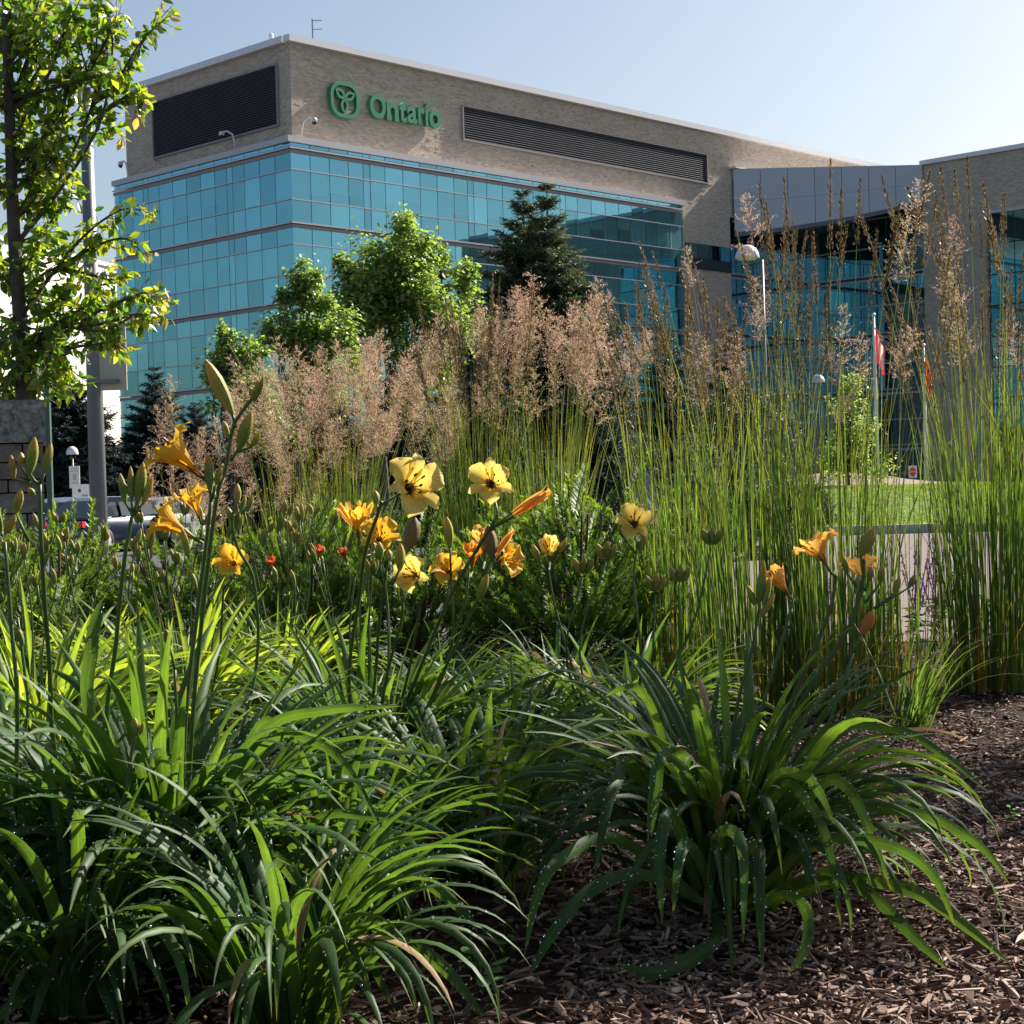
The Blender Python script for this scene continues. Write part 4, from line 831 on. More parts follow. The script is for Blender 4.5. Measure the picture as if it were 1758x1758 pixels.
# low junipers, boulders
def juniper(px, py, Y, rx, rz_, label, seed, mat='juniper'):
    r = np.random.default_rng(seed); p = W(px, py, Y); t = empty('juniper_shrub', (p[0], Y, 0), label=label, cat='shrub', group='low junipers beyond the bed'); k = 900
    d = r.normal(0, 1, (k, 3)); d /= np.linalg.norm(d, axis=1)[:, None]; d[:, 2] = abs(d[:, 2]); rad = rx / F_PX * Y; h = p[2] + rz_ / F_PX * Y
    O = d * np.array([rad, rad * .8, h]) * r.uniform(.55, 1.05, (k, 1)); D = d + np.array([0, 0, .35]) + r.normal(0, .3, (k, 3)); S = r.uniform(.12, .24, k) * (Y / 30)
    Mx = frames_np(O, np.cross(D, r.normal(0, 1, (k, 3))), S); X = D / np.linalg.norm(D, axis=1)[:, None]; Z = Mx[:, :3, 2] / S[:, None]; Mx[:, :3, 0] = X * S[:, None]; Mx[:, :3, 1] = np.cross(Z, X) * S[:, None]
    b = MB(); V, F = inst(*SPRAYS[0], Mx); b.add(V, F, rnd=np.repeat(r.random(k), len(SPRAYS[0][0]))); build('foliage', b, M[mat], t, kind='stuff')
    b = MB(); b.tube([(0, 0, 0), (0, .02, h * .7)], [.05, .02], 6); build('stem', b, M['bark'], t)
juniper(1100, 760, 30, 60, 10, 'low dark juniper left of the grey boulder', 31); juniper(1190, 775, 29, 55, 8, 'low juniper right of the grey boulder behind the reeds', 32)
juniper(1290, 830, 31, 60, 6, 'flat juniper at the road edge behind the reeds', 33); juniper(960, 800, 28, 70, 10, 'low juniper behind the central yew', 34)
juniper(1370, 838, 45, 55, 10, 'low juniper left of the lawn mound', 35); juniper(640, 850, 27, 60, 8, 'low juniper behind the big pale lily', 36)
def boulder(px, py, Y, r_px, label, seed):
    r = np.random.default_rng(seed); p = W(px, py, Y); rad = r_px / F_PX * Y; b = MB(); n1, n2 = 14, 9; V = []
    for i in range(n2):
        ph = math.pi * i / (n2 - 1)
        for j in range(n1):
            th = 2 * math.pi * j / n1; k = 1 + .16 * math.sin(3 * th + seed) * math.sin(ph) + r.normal(0, .05)
            V.append((rad * k * math.sin(ph) * math.cos(th), rad * .8 * k * math.sin(ph) * math.sin(th), p[2] * .5 + (p[2] * .5 + .1) * k * math.cos(ph)))
    F = [(i * n1 + j, i * n1 + (j + 1) % n1, (i + 1) * n1 + (j + 1) % n1, (i + 1) * n1 + j) for i in range(n2 - 1) for j in range(n1)]
    b.add(V, F); o = build('boulder', b, M['rock']); o.location = (p[0], Y, 0); tag(o, label, 'boulder', 'boulders beyond the bed')
boulder(1098, 812, 27, 26, 'grey boulder seen between the yew tips and the reeds', 1)

# purple salvia by the road
def salvia(px, Y, n, label, seed):
    r = np.random.default_rng(seed); x, _ = XY(px, Y); gz = float(ground(x, Y)); t = empty('salvia_plant', (x, Y, gz), label=label, cat='flowering plant', group='purple salvia along the road')
    lf = MB(); T = np.array([(0, -.2, 0), (0, .2, 0), (1, 0, .1)])
    for i in range(n):
        a = r.uniform(0, 6.28); sp = r.uniform(.02, .2); h = r.uniform(.45, .75); e = np.array([math.cos(a) * sp * 1.6, math.sin(a) * sp, h])
        P = [np.array([math.cos(a) * .03, math.sin(a) * .03, 0]), e * np.array([.6, .6, .55]), e]
        lf.tube(P, .003, 4, rnd=r.random()); b = MB(); k = 46
        tt = np.sort(r.uniform(.55, 1, k)); O = P[1][None] * (1 - (tt - .55) / .45)[:, None] + e[None] * ((tt - .55) / .45)[:, None] + r.normal(0, .003, (k, 3))
        an = r.uniform(0, 6.28, k); Mx = frames_np(O, np.stack([np.cos(an), np.sin(an), .5 + 0 * an], 1), np.stack([np.full(k, .010), np.full(k, .010), .016 * (1.3 - tt * .8)], 1))
        V, F = inst(np.array([(-.5, -.3, 0), (.5, -.3, 0), (.4, .4, 1), (-.4, .4, 1.)]), np.array([(0, 1, 2, 3)]), Mx); b.add(V, F, rnd=np.repeat(r.random(k), 4)); build('flower_spike', b, M['salvia'], t)
    k = 70; an = r.uniform(0, 6.28, k); O = np.stack([np.cos(an) * .08, np.sin(an) * .08, r.uniform(.02, .35, k)], 1)
    Mx = frames_np(O, np.cross(np.stack([np.cos(an), np.sin(an), .6 + 0 * an], 1), np.array([0, 0, 1.])), .07 * r.uniform(.6, 1.2, k)); V, F = inst(T, np.array([(0, 1, 2)]), Mx); lf.add(V, F, rnd=np.repeat(r.random(k), 3))
    build('leaves', lf, M['salvia_leaf'], t, kind='stuff')
for i, (px, Y, n, lab) in enumerate([(1548, 10.5, 7, 'purple salvia nearest the centre of the road gap'), (1585, 10.2, 9, 'purple salvia in the road gap left of the far reeds'), (1625, 10.6, 10, 'dense purple salvia against the far right reed clump'), (1660, 10.0, 8, 'purple salvia inside the right reed clump'), (1372, 13.0, 5, 'violet salvia behind the orange star shaped lily'), (1335, 12.6, 5, 'violet salvia left of the orange star shaped lily'), (1410, 13.2, 4, 'violet salvia before the left end of the lawn')]): salvia(px, Y, n, lab, 50 + i)

# ================================================================== NEAR PLANTS
def norm(a): return a / (np.linalg.norm(a, axis=-1, keepdims=True) + 1e-12)
def blade_paths(N, base, az, a0, bend, pw, Ln):
    B = len(az); t = np.linspace(0, 1, N)[None]; th = a0[:, None] + bend[:, None] * t ** pw[:, None]; thm = (th[:, 1:] + th[:, :-1]) / 2
    seg = (Ln / (N - 1))[:, None]; r = np.concatenate([np.zeros((B, 1)), np.cumsum(np.sin(thm) * seg, 1)], 1); z = np.concatenate([np.zeros((B, 1)), np.cumsum(np.cos(thm) * seg, 1)], 1)
    P = np.stack([np.cos(az)[:, None] * r, np.sin(az)[:, None] * r, z], -1) + base[:, None]
    S = np.stack([-np.sin(az), np.cos(az), 0 * az], -1)[:, None].repeat(N, 1); return P, S
def ribbon(mb, P, Wd, S, fold=.18, rnd=None, mi=0):
    """keeled strips: P (B,N,3) centre line, Wd (B,N) width, S (B,N,3) side"""
    B, N_, _ = P.shape; T = norm(np.gradient(P, axis=1)); S = norm(S - (S * T).sum(-1, keepdims=True) * T); Nn = np.cross(T, S); w = Wd[..., None] / 2
    if fold: V = np.stack([P - S * w + Nn * w * fold * -1, P, P + S * w + Nn * w * fold * -1], 2); k = 3
    else: V = np.stack([P - S * w, P + S * w], 2); k = 2
    i = (np.arange(B) * N_ * k)[:, None, None] + (np.arange(N_ - 1) * k)[None, :, None] + np.arange(k - 1)[None, None]
    F = np.stack([i, i + 1, i + k + 1, i + k], -1).reshape(-1, 4)
    al = np.broadcast_to(np.linspace(0, 1, N_)[None, :, None], (B, N_, k)).ravel(); ac = np.broadcast_to(np.array([-1, 0, 1.] if k == 3 else [-1, 1.])[None, None], (B, N_, k)).ravel()
    if rnd is None: rnd = rng.random(B)
    mb.add(V.reshape(-1, 3), F, mi, along=al, across=ac, rnd=np.broadcast_to(np.asarray(rnd)[:, None, None], (B, N_, k)).ravel())
NB = 15; TT = np.linspace(0, 1, NB)
LEAFW = np.interp(TT, [0, .15, .4, .7, .9, 1], [.75, .9, 1, .85, .42, .02])
# daylily blades: shared meshes, from upright to strongly arched
LEAFV = []
for i in range(20):
    q = i / 19; a0 = R(4 + 14 * random.random()); bend = R(35 + 115 * q + random.uniform(-12, 12)); pw = random.uniform(1.3, 2.3)
    P, S = blade_paths(NB, np.zeros((1, 3)), np.zeros(1), np.array([a0]), np.array([bend]), np.array([pw]), np.array([.62]))
    tw = np.linspace(0, random.uniform(-.9, .9), NB); Tn = norm(np.gradient(P, axis=1)); S = S * np.cos(tw)[None, :, None] + np.cross(Tn, S) * np.sin(tw)[None, :, None]
    P[..., 1] += (random.uniform(-.05, .05) * TT ** 2)[None]
    mb = MB(); ribbon(mb, P, LEAFW[None] * .023, S, .5, rnd=[0.0]); m1 = mb.mesh('leaf', M['daylily'], True); m2 = m1.copy(); m2.materials.clear(); m2.materials.append(M['daylily_sunlit'])
    m3 = m1.copy(); m3.materials.clear(); m3.materials.append(M['dead_leaf']); LEAFV.append((m1, m2, m3, P[0], S[0]))
DROPV, DROPF = None, None
_b = MB(); _b.lathe([(.001, -1), (.8, -.55), (1, 0), (.8, .6), (.001, 1)], 6); DROPV = _b.v[0]; DROPF = np.concatenate([f for f, _ in _b.f])
def dew(root, pts, name='dew_drops', r0=.0007, r1=.0019):
    pts = np.asarray(pts); pts = pts + rng.normal(0, .0004, pts.shape)
    Ms = np.zeros((len(pts), 4, 4)); s = r0 * .75 + (r1 * 1.15 - r0 * .75) * rng.random(len(pts)) ** 2.4; 
    for k in range(3): Ms[:, k, k] = s
    Ms[:, :3, 3] = pts; Ms[:, 3, 3] = 1; V, F = inst(DROPV, DROPF, Ms); b = MB(); b.add(V, F); build(name, b, M['drop'], root, smooth=True, kind='stuff')
CL = {}
def daylily(key, px, py, n, label, light=False, smin=.75, smax=1.1, drops=0, droop=(0, 1), seed=0, rad=.07, wide=1.0, Y=None):
    r = random.Random(seed * 17 + 5)
    if Y is None:
        Y = 3.0
        for _ in range(30): p = W(px, py, Y); g = float(ground(p[0], Y)); Y += (p[2] - g) * 1.2
    x, _ = XY(px, Y); g = float(ground(x, Y)); t = empty('daylily_clump', (x, Y, g - .01), label=label, cat='daylily', group='daylily clumps in the bed'); CL[key] = (t, Y); pts = []
    for i in range(n):
        q = (i + .5) / n; k = min(19, max(0, int((droop[0] + (droop[1] - droop[0]) * (q ** .85)) * 20 + r.uniform(-3, 3)))); az = r.uniform(0, 2 * math.pi); s = r.uniform(smin, smax) * (1 if k > 4 else .95)
        tilt = r.gauss(0, .10) + .30 * q; rr = rad * math.sqrt(r.random())
        MM = Matrix.Translation((rr * math.cos(az + r.gauss(0, .6)), rr * math.sin(az), 0)) @ Matrix.Rotation(az, 4, 'Z') @ Matrix.Rotation(tilt, 4, 'Y') @ Matrix.Diagonal((s, s * wide * r.uniform(.75, 1.2), s, 1))
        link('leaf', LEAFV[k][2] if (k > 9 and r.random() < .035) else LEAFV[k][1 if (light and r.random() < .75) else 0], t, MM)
        if drops:
            A = np.array(MM); nd = int(drops * r.uniform(.2, 1.8)); tt = np.clip(rng.beta(3, 2.2, nd), .15, .98); idx = tt * (NB - 1); i0 = np.minimum(idx.astype(int), NB - 2); f = (idx - i0)[:, None]
            P = LEAFV[k][3]; S = LEAFV[k][4]; C_ = P[i0] * (1 - f) + P[i0 + 1] * f; W_ = np.interp(tt, TT, LEAFW)[:, None] * .0115
            e = np.where(rng.random(nd) < .6, np.sign(rng.normal(0, 1, nd)) * .98, rng.uniform(-1, 1, nd))[:, None]
            Q = C_ + S[i0] * W_ * e + np.array([0, 0, .0012]); Q = np.concatenate([Q, np.ones((nd, 1))], 1) @ A.T; pts.append(Q[:, :3])
    if drops: dew(t, np.concatenate(pts))
    return t
daylily('A', 265, 1640, 262, 'nearest daylily clump at lower left, broad arching blades wet with dew', drops=36, seed=1, smin=.8, smax=1.22, wide=1.1, droop=(0, .9))
daylily('B', 1235, 1560, 272, 'big dark daylily clump at lower right arching over the bark mulch', drops=24, seed=2, smin=.7, smax=1.12, wide=1.0, droop=(.12, 1))
daylily('A2', -40, 1640, 120, 'daylily clump cut off by the left edge, beside the nearest one', drops=8, seed=3)
daylily('C', 620, 1430, 230, 'upright daylily clump in the middle carrying the pale yellow flowers', drops=6, seed=4, droop=(0, .8))
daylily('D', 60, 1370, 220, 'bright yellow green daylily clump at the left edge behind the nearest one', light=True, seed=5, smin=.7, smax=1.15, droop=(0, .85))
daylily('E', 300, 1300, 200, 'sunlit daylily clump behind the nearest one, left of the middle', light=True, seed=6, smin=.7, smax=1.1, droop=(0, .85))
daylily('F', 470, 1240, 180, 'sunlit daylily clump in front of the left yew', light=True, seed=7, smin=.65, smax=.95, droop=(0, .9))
daylily('G', 860, 1400, 190, 'low sprawling daylily clump between the middle and the big dark clump', drops=6, seed=8, smin=.6, smax=.9, droop=(.3, 1))
daylily('H', 1060, 1350, 160, 'daylily clump with blue green blades just behind the big dark clump', drops=5, seed=9, smin=.65, smax=.95, droop=(0, .8))
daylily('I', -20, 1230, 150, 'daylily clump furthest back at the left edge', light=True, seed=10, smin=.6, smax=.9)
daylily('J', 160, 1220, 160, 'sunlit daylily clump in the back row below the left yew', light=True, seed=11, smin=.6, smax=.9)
daylily('K', 760, 1250, 120, 'small daylily clump in the shade under the central yew', seed=12, smin=.5, smax=.8, droop=(.1, .9))
daylily('L', 560, 1600, 150, 'low arching daylily clump between the two nearest clumps', drops=12, seed=13, smin=.6, smax=.95, droop=(.2, 1), rad=.12)
daylily('M', 790, 1500, 150, 'dark low daylily clump left of the big dark clump', drops=10, seed=14, smin=.6, smax=1.0, droop=(.2, 1), rad=.1)
daylily('N', 110, 1730, 130, 'daylily clump at the bottom left corner in front of the nearest one', drops=20, seed=15, smin=.6, smax=.9, droop=(.25, 1), wide=1.1)
daylily('P', 470, 1760, 130, 'daylily clump cut off by the bottom edge left of the middle', drops=16, seed=17, smin=.6, smax=.9, droop=(.3, 1), wide=1.0)
daylily('O', 950, 1260, 130, 'small daylily clump between the central yew and the big dark clump', drops=4, seed=16, smin=.5, smax=.8, droop=(.1, 1))

# ---- scapes, buds and flowers
def bud_mesh(mat):
    b = MB(); n1, n2 = 12, 9; V = []; al = []
    for i in range(n2):
        u = i / (n2 - 1); r_ = np.interp(u, [0, .08, .3, .6, .85, 1], [.25, .45, .92, 1, .62, .06])
        for j in range(n1):
            th = 2 * math.pi * j / n1; k = r_ * (1 + (.17 if j % 2 else -.12)) ; V.append((.5 * k * math.cos(th), .5 * k * math.sin(th), u)); al.append(u)
    F = [(i * n1 + j, i * n1 + (j + 1) % n1, (i + 1) * n1 + (j + 1) % n1, (i + 1) * n1 + j) for i in range(n2 - 1) for j in range(n1)]
    b.add(V, F, along=al, rnd=0); return b.mesh('bud', mat, True)
BUD = {k: bud_mesh(M[k]) for k in ('bud', 'bud_orange', 'bud_brown')}
U7 = [0, .15, .3, .5, .7, .85, 1]
PROF = {'open': ([.003, .006, .012, .026, .042, .053, .062], [0, .016, .032, .052, .064, .066, .055]),
        'flat': ([.003, .005, .011, .029, .047, .057, .064], [0, .012, .024, .037, .045, .048, .046]),
        'trumpet': ([.003, .006, .011, .020, .032, .046, .056], [0, .022, .044, .066, .083, .088, .080]),
        'cup': ([.003, .006, .010, .019, .029, .036, .040], [0, .018, .035, .056, .074, .088, .100]),
        'spent': ([.003, .005, .008, .010, .009, .006, .012], [0, .02, .045, .065, .085, .10, .112])}
PET = {}
def petal(kind, mat, wide, var):
    key = (kind, mat, wide, var)
    if key in PET: return PET[key]
    rr = random.Random(hash((kind, wide, var)) % 1000 if False else var * 31 + (7 if wide else 3)); nu, nv = 15, 9
    wp = [.002, .005, .012, .0255, .0325, .0265, .006] if wide else [.002, .004, .008, .0125, .0145, .0105, .001]
    wp = wp if not wide else [.002, .005, .011, .0225, .0285, .0205, .0012]
    if kind == 'spent': wp = [w * .55 for w in wp]
    V = []; al = []; ac = []; ph = rr.uniform(0, 6)
    from bisect import bisect
    us = np.linspace(0, 1, nu)
    def sm(u, ys):   # smooth-ish interpolation
        return float(np.interp(u, U7, ys) * .5 + .25 * np.interp(min(1, u + .06), U7, ys) + .25 * np.interp(max(0, u - .06), U7, ys))
    for u in us:
        r_ = sm(u, PROF[kind][0]); z = sm(u, PROF[kind][1]); w = sm(u, wp); w *= 1 if u < .97 else .6
        for j in range(nv):
            v = -1 + 2 * j / (nv - 1); ang = w * v / max(r_, .016); rd = r_ if not wide else r_ * .97
            x = rd * math.cos(ang) * .55 + (rd - .18 * w * v * v) * .45; y = rd * math.sin(ang) * .4 + w * v * .6 if r_ > .016 else r_ * math.sin(w * v / max(r_, .005) * .6)
            zz = z + .30 * w * v * v * (1 if wide else .6) + .0055 * math.sin(u * 27 + ph + v * 3) * abs(v) ** 2.5 * (u > .35) * (1 if wide else .5) - .0012 * (1 - abs(v)) ** 4 * (u > .4)
            V.append((x, y, zz)); al.append(u); ac.append(v)
    F = [(i * nv + j, i * nv + j + 1, (i + 1) * nv + j + 1, (i + 1) * nv + j) for i in range(nu - 1) for j in range(nv - 1)]
    b = MB(); b.add(V, F, along=al, across=ac); PET[key] = b.mesh('petal', M[mat], True); return PET[key]
_s = MB(); _s.tube([(0, 0, 0), (.003, 0, .03), (.008, 0, .055), (.012, 0, .068)], [.0011, .001, .0009, .0008], 5); _s.box((.0125, 0, .070), (.0035, .003, .010)); STM = _s.mesh('stamen', M['stamen'], False); STG = STM.copy(); STG.materials.clear(); STG.materials.append(M['stamen_gold'])
_t = MB(); _t.lathe([(.001, -.022), (.0028, -.02), (.0034, -.006), (.0035, 0), (.0045, .012), (.0065, .024), (.0085, .030)], 10); TUB = _t.mesh('flower', M['scape'], True)
def mat_rel(root, Mw): return Matrix.Translation(-Vector(root.location)) @ Mw
def flower(key, mx, my, Y, ax, kind, mat, size, stem=None, roll=0.0, label=None, stam='dark', sepals=None):
    """mouth centre seen at (mx,my) at depth Y; ax = (right, up, towards the viewer)"""
    root = CL[key][0]; d = Vector(tuple(RTV * ax[0] + UPV * ax[1] - FWD * ax[2])).normalized(); s = size / .115
    zc = {'open': .056, 'flat': .038, 'trumpet': .07, 'cup': .075, 'spent': .06}[kind]
    o = Vector(tuple(W(mx, my, Y))) - d * zc * s; MW = frame(o, d, s=(s, s, s)) @ Matrix.Rotation(roll, 4, 'Z')
    f = link('flower', TUB, root, mat_rel(root, MW)); 
    if label: f['label'] = label
    for i in range(6):
        wide = i % 2 == 0; j = Euler((0, random.gauss(0, .06), random.gauss(0, .05))).to_matrix().to_4x4()
        link('petal', petal(kind, mat, wide, i % 3), f, Matrix.Rotation(i * math.pi / 3, 4, 'Z') @ j)
    if kind != 'spent':
        for i in range(6): link('stamen', STM if stam == 'dark' else STG, f, Matrix.Rotation(i * math.pi / 3 + .4, 4, 'Z') @ Matrix.Rotation(random.uniform(-.05, .1), 4, 'Y') @ Matrix.Diagonal((1, 1, random.uniform(.9, 1.1) * (1.25 if kind in ('trumpet', 'cup') else .95), 1)))
    if stem:
        a = o - d * .018 * s; e = Vector(tuple(W(*stem))); m_ = (a + e) / 2 - d * .008
        b = MB(); b.tube([tuple(q - Vector(root.location)) for q in (a, m_, e)], [.0028, .0026, .003], 6, rnd=.3); build('pedicel', b, M['scape'], root, smooth=True)
    return f
def catmull(P, n=6):
    P = [np.array(p, float) for p in P]; Q = [P[0] * 2 - P[1]] + P + [P[-1] * 2 - P[-2]]; out = []
    for i in range(1, len(Q) - 2):
        for k in range(n):
            t = k / n; out.append(.5 * ((2 * Q[i]) + (-Q[i - 1] + Q[i + 1]) * t + (2 * Q[i - 1] - 5 * Q[i] + 4 * Q[i + 1] - Q[i + 2]) * t * t + (-Q[i - 1] + 3 * Q[i] - 3 * Q[i + 1] + Q[i + 2]) * t ** 3))
    out.append(P[-1]); return np.array(out)
def scape(key, pts, r0=.0042, r1=.0028):
    root, Yc = CL[key]; P = [W(a, c, y) for a, c, y in pts]; base = np.array(root.location) + np.array([random.uniform(-.05, .05), random.uniform(-.05, .05), .02])
    P = [base] + [p for p in P]; C_ = catmull(P, 5) - np.array(root.location); b = MB(); b.tube(C_, np.linspace(r0, r1, len(C_)), 7, rnd=random.random())
    for i in (len(C_) * 2 // 3,):   # a small bract
        q = C_[i]; Pp = np.array([[q, q + (C_[i + 1] - q) * .4 + np.array([.006, 0, .004]), q + np.array([.014, 0, .022])]]); ribbon(b, Pp, np.array([[.008, .006, .001]]), np.tile([0, 1., 0], (1, 3, 1)), 0)
    return build('scape', b, M['scape'], root, smooth=True)
def bud(key, bx, by, tx, ty, w, Y, mat='bud', stem=None):
    root = CL[key][0]; a = Vector(tuple(W(bx, by, Y))); e = Vector(tuple(W(tx, ty, Y + random.uniform(-.01, .01)))); Ln = (e - a).length; wd = w / F_PX * Y * .82
    link('bud', BUD[mat], root, mat_rel(root, frame(a, e - a, s=(wd, wd, Ln)) @ Matrix.Rotation(random.uniform(0, 6), 4, 'Z')))
    if stem:
        s_ = Vector(tuple(W(stem[0], stem[1], Y))); b = MB(); b.tube([tuple(q - Vector(root.location)) for q in (s_, (s_ + a) / 2, a + (e - a) * .05)], [.0032, .0028, wd * .14], 6, rnd=.5); build('pedicel', b, M['scape'], root, smooth=True)
YA = 3.0
scape('A', [(330, 1250, 3.1), (345, 1080, 3.06), (371, 861, YA), (387, 807, YA), (399, 738, YA), (412, 712, YA), (436, 680, YA)], .0046, .003)
for q in [(400, 712, 353, 617, 27, (404, 735)), (409, 774, 432, 706, 24, (396, 790)), (436, 690, 429, 664, 11, None), (438, 684, 443, 652, 11, None), (444, 680, 452, 645, 10, (438, 684)), (431, 768, 446, 742, 13, (410, 776)), (392, 750, 383, 722, 12, (399, 748))]: bud('A', *q[:5], YA, stem=q[5])
scape('A', [(318, 1250, 3.0), (338, 1060, 2.98), (352, 950, 2.96), (362, 862, 2.95)], .0044, .0034)
for q in [(361, 846, 358, 779, 19, (362, 862)), (371, 832, 379, 803, 14, (364, 855)), (325, 960, 312, 905, 14, None), (338, 1010, 322, 975, 13, None)]: bud('A', *q[:5], 2.95, stem=q[5])
flower('A', 296, 776, 2.95, (-.72, .62, .12), 'trumpet', 'petal_gold', .122, (360, 858, 2.95), .2, 'golden trumpet flower highest on the left, seen from the side')
flower('A', 330, 852, 3.15, (-.25, .9, .25), 'open', 'petal_gold', .085, (378, 885, 3.1), .5, 'golden flower seen edge on below the highest one', 'gold')
flower('A', 286, 893, 2.98, (-.75, .5, .15), 'trumpet', 'petal_gold', .10, (335, 950, 2.96), .9, 'golden trumpet flower lowest of the three at left')
scape('A', [(430, 1200, 3.4), (438, 1012, 3.35), (408, 940, 3.32), (398, 893, 3.3), (406, 868, 3.3)], .0038, .0028)
for q in [(407, 866, 408, 830, 15, None), (398, 893, 390, 870, 12, None), (412, 880, 422, 850, 10, (404, 890))]: bud('A', *q[:5], 3.3, stem=q[5])
flower('E', 397, 962, 4.2, (-.15, .35, .9), 'open', 'petal_gold', .092, (384, 1010, 4.25), .1, 'golden open flower left of centre facing the viewer', 'gold'); scape('E', [(372, 1150, 4.6), (384, 1010, 4.25)])
scape('A', [(190, 1300, 3.1), (200, 1100, 3.05), (214, 960, 3.0), (228, 880, 3.0)], .0048, .0036)
for q in [(236, 866, 246, 793, 22, (228, 880)), (226, 862, 224, 800, 15, (228, 880)), (216, 866, 206, 812, 14, (228, 882)), (245, 866, 262, 818, 15, (230, 884)), (222, 850, 213, 830, 10, None)]: bud('A', *q[:5], YA, stem=q[5])
scape('A', [(110, 1350, 3.0), (84, 1120, 2.95), (72, 950, 2.9), (68, 830, 2.9)], .005, .0035)
for q in [(50, 816, 60, 750, 22, (66, 832)), (36, 803, 36, 776, 16, (52, 826)), (24, 824, 19, 781, 14, (52, 828)), (76, 812, 88, 760, 19, (69, 830)), (60, 850, 48, 838, 12, None), (26, 882, 36, 840, 19, (50, 930))]: bud('A', *q[:5], 2.9, stem=q[5])
scape('A2', [(30, 1250, 2.9), (20, 1080, 2.9), (8, 930, 2.9)], .0045, .003); bud('A2', 8, 918, 27, 884, 17, 2.9); bud('A2', 2, 915, -8, 870, 15, 2.9)
scape('A', [(215, 1450, 2.9), (222, 1330, 2.85), (232, 1262, 2.85)], .005, .0035); bud('A', 232, 1264, 231, 1232, 16, 2.85); bud('A', 240, 1262, 246, 1240, 10, 2.85)
scape('A', [(60, 1350, 3.1), (48, 1200, 3.1), (30, 1060, 3.1)]); bud('A', 40, 1108, 26, 1072, 14, 3.1); bud('A', 292, 1110, 284, 1080, 17, 3.2, 'bud_brown', (300, 1150)); scape('A', [(300, 1300, 3.2), (300, 1150, 3.2)])
YC = 3.6
scape('C', [(600, 1200, 3.9), (618, 1016, 3.7), (628, 944, 3.55), (648, 884, 3.35), (655, 862, 3.3)], .0048, .0034)
flower('C', 711, 832, 3.25, (.42, .22, .85), 'open', 'petal_pale', .125, (652, 868, 3.3), .25, 'large pale yellow flower with dark eye, nearest of the middle group')
flower('C', 652, 916, 3.8, (.10, .55, .8), 'open', 'petal_gold', .092, (628, 955, 3.7), .6, 'orange gold open flower below the large pale one', 'gold')
flower('C', 618, 880, 3.9, (.05, .95, .2), 'cup', 'petal_gold', .10, (634, 925, 3.8), .3, 'orange gold half open flower left of the large pale one')
flower('C', 598, 888, 3.95, (-.55, .8, .1), 'spent', 'petal_apricot', .085, (625, 930, 3.8), .3, 'shrivelled apricot flower at the left of the middle group')
bud('C', 703, 942, 713, 888, 30, 3.6, 'bud_brown', (690, 985))
for q in [(652, 962, 651, 930, 17, (655, 990)), (686, 980, 688, 933, 19, (672, 1005)), (668, 964, 667, 943, 14, (660, 990)), (647, 866, 644, 842, 14, (650, 880))]: bud('C', *q[:5], 3.5, stem=q[5])
scape('C', [(640, 1200, 3.8), (650, 1080, 3.6), (662, 985, 3.5)]); scape('C', [(660, 1180, 3.8), (690, 1060, 3.6), (690, 985, 3.6)])
flower('C', 705, 985, 3.5, (-.5, .25, .75), 'open', 'petal_pale', .088, (722, 1040, 3.6), .8, 'pale yellow flower facing left, lowest of the middle group')
scape('C', [(690, 1200, 4.0), (722, 1040, 3.6)])
flower('C', 768, 974, 4.6, (-.05, .5, .8), 'open', 'petal_gold', .10, (770, 1010, 4.65), .1, 'golden flower partly behind a thin stem right of the lowest pale one', 'gold')
flower('C', 812, 946, 4.0, (.05, .75, .5), 'cup', 'petal_rust', .075, (806, 990, 4.0), .5, 'small burnt orange half open flower', 'gold')
scape('C', [(720, 1250, 4.2), (790, 1060, 4.0), (806, 985, 4.0)])
scape('C', [(700, 1200, 4.0), (770, 1030, 3.8), (815, 950, 3.75), (843, 905, 3.7), (855, 882, 3.7)], .0048, .0034)
flower('C', 843, 826, 3.75, (-.04, .22, .95), 'open', 'petal_pale', .105, (855, 884, 3.7), .52, 'pale yellow flower with dark eye facing the viewer, top centre')
flower('C', 905, 870, 3.7, (.83, .5, .05), 'spent', 'petal_apricot', .135, (852, 908, 3.7), .1, 'closed apricot flower pointing up to the right')
flower('C', 828, 918, 3.9, (-.1, .9, .2), 'cup', 'petal_apricot', .085, (822, 955, 3.9), .4, 'faded pale flower behind the burnt orange one')
flower('C', 862, 938, 3.85, (.5, .7, .1), 'spent', 'petal_apricot', .10, (832, 965, 3.9), .6, 'wilted brownish flower between the pale and golden ones')
flower('C', 876, 957, 4.3, (.7, .25, .6), 'open', 'petal_gold', .095, (845, 985, 4.3), .3, 'golden flower facing right beside the wilted one', 'gold')
bud('C', 846, 962, 838, 900, 26, 3.85, 'bud_brown', (820, 1000)); bud('C', 773, 941, 767, 887, 19, 3.8, 'bud', (774, 990)); scape('C', [(765, 1150, 4.0), (774, 985, 3.8)])
bud('C', 820, 1032, 838, 985, 17, 3.6); scape('C', [(740, 1200, 3.9), (800, 1070, 3.7), (820, 1030, 3.6)])
flower('H', 942, 938, 4.4, (-.05, .55, .75), 'cup', 'petal_pale', .088, (942, 985, 4.4), .9, 'small pale flower low between the yews, dark stamens showing')
scape('H', [(1000, 1200, 4.4), (955, 1050, 4.4), (941, 975, 4.4)]); bud('H', 925, 965, 915, 935, 14, 4.4, 'bud', (940, 985)); bud('H', 960, 950, 972, 925, 14, 4.4, 'bud', (945, 980))
flower('H', 1089, 893, 4.3, (-.05, .4, .85), 'open', 'petal_pale', .098, (1095, 935, 4.3), .0, 'pale yellow flower standing alone before the right hand yew')
scape('H', [(1100, 1150, 4.3), (1088, 1000, 4.3), (1095, 930, 4.3)]); bud('H', 1073, 925, 1062, 898, 15, 4.3, 'bud', (1092, 950)); bud('H', 1100, 945, 1108, 915, 12, 4.3)
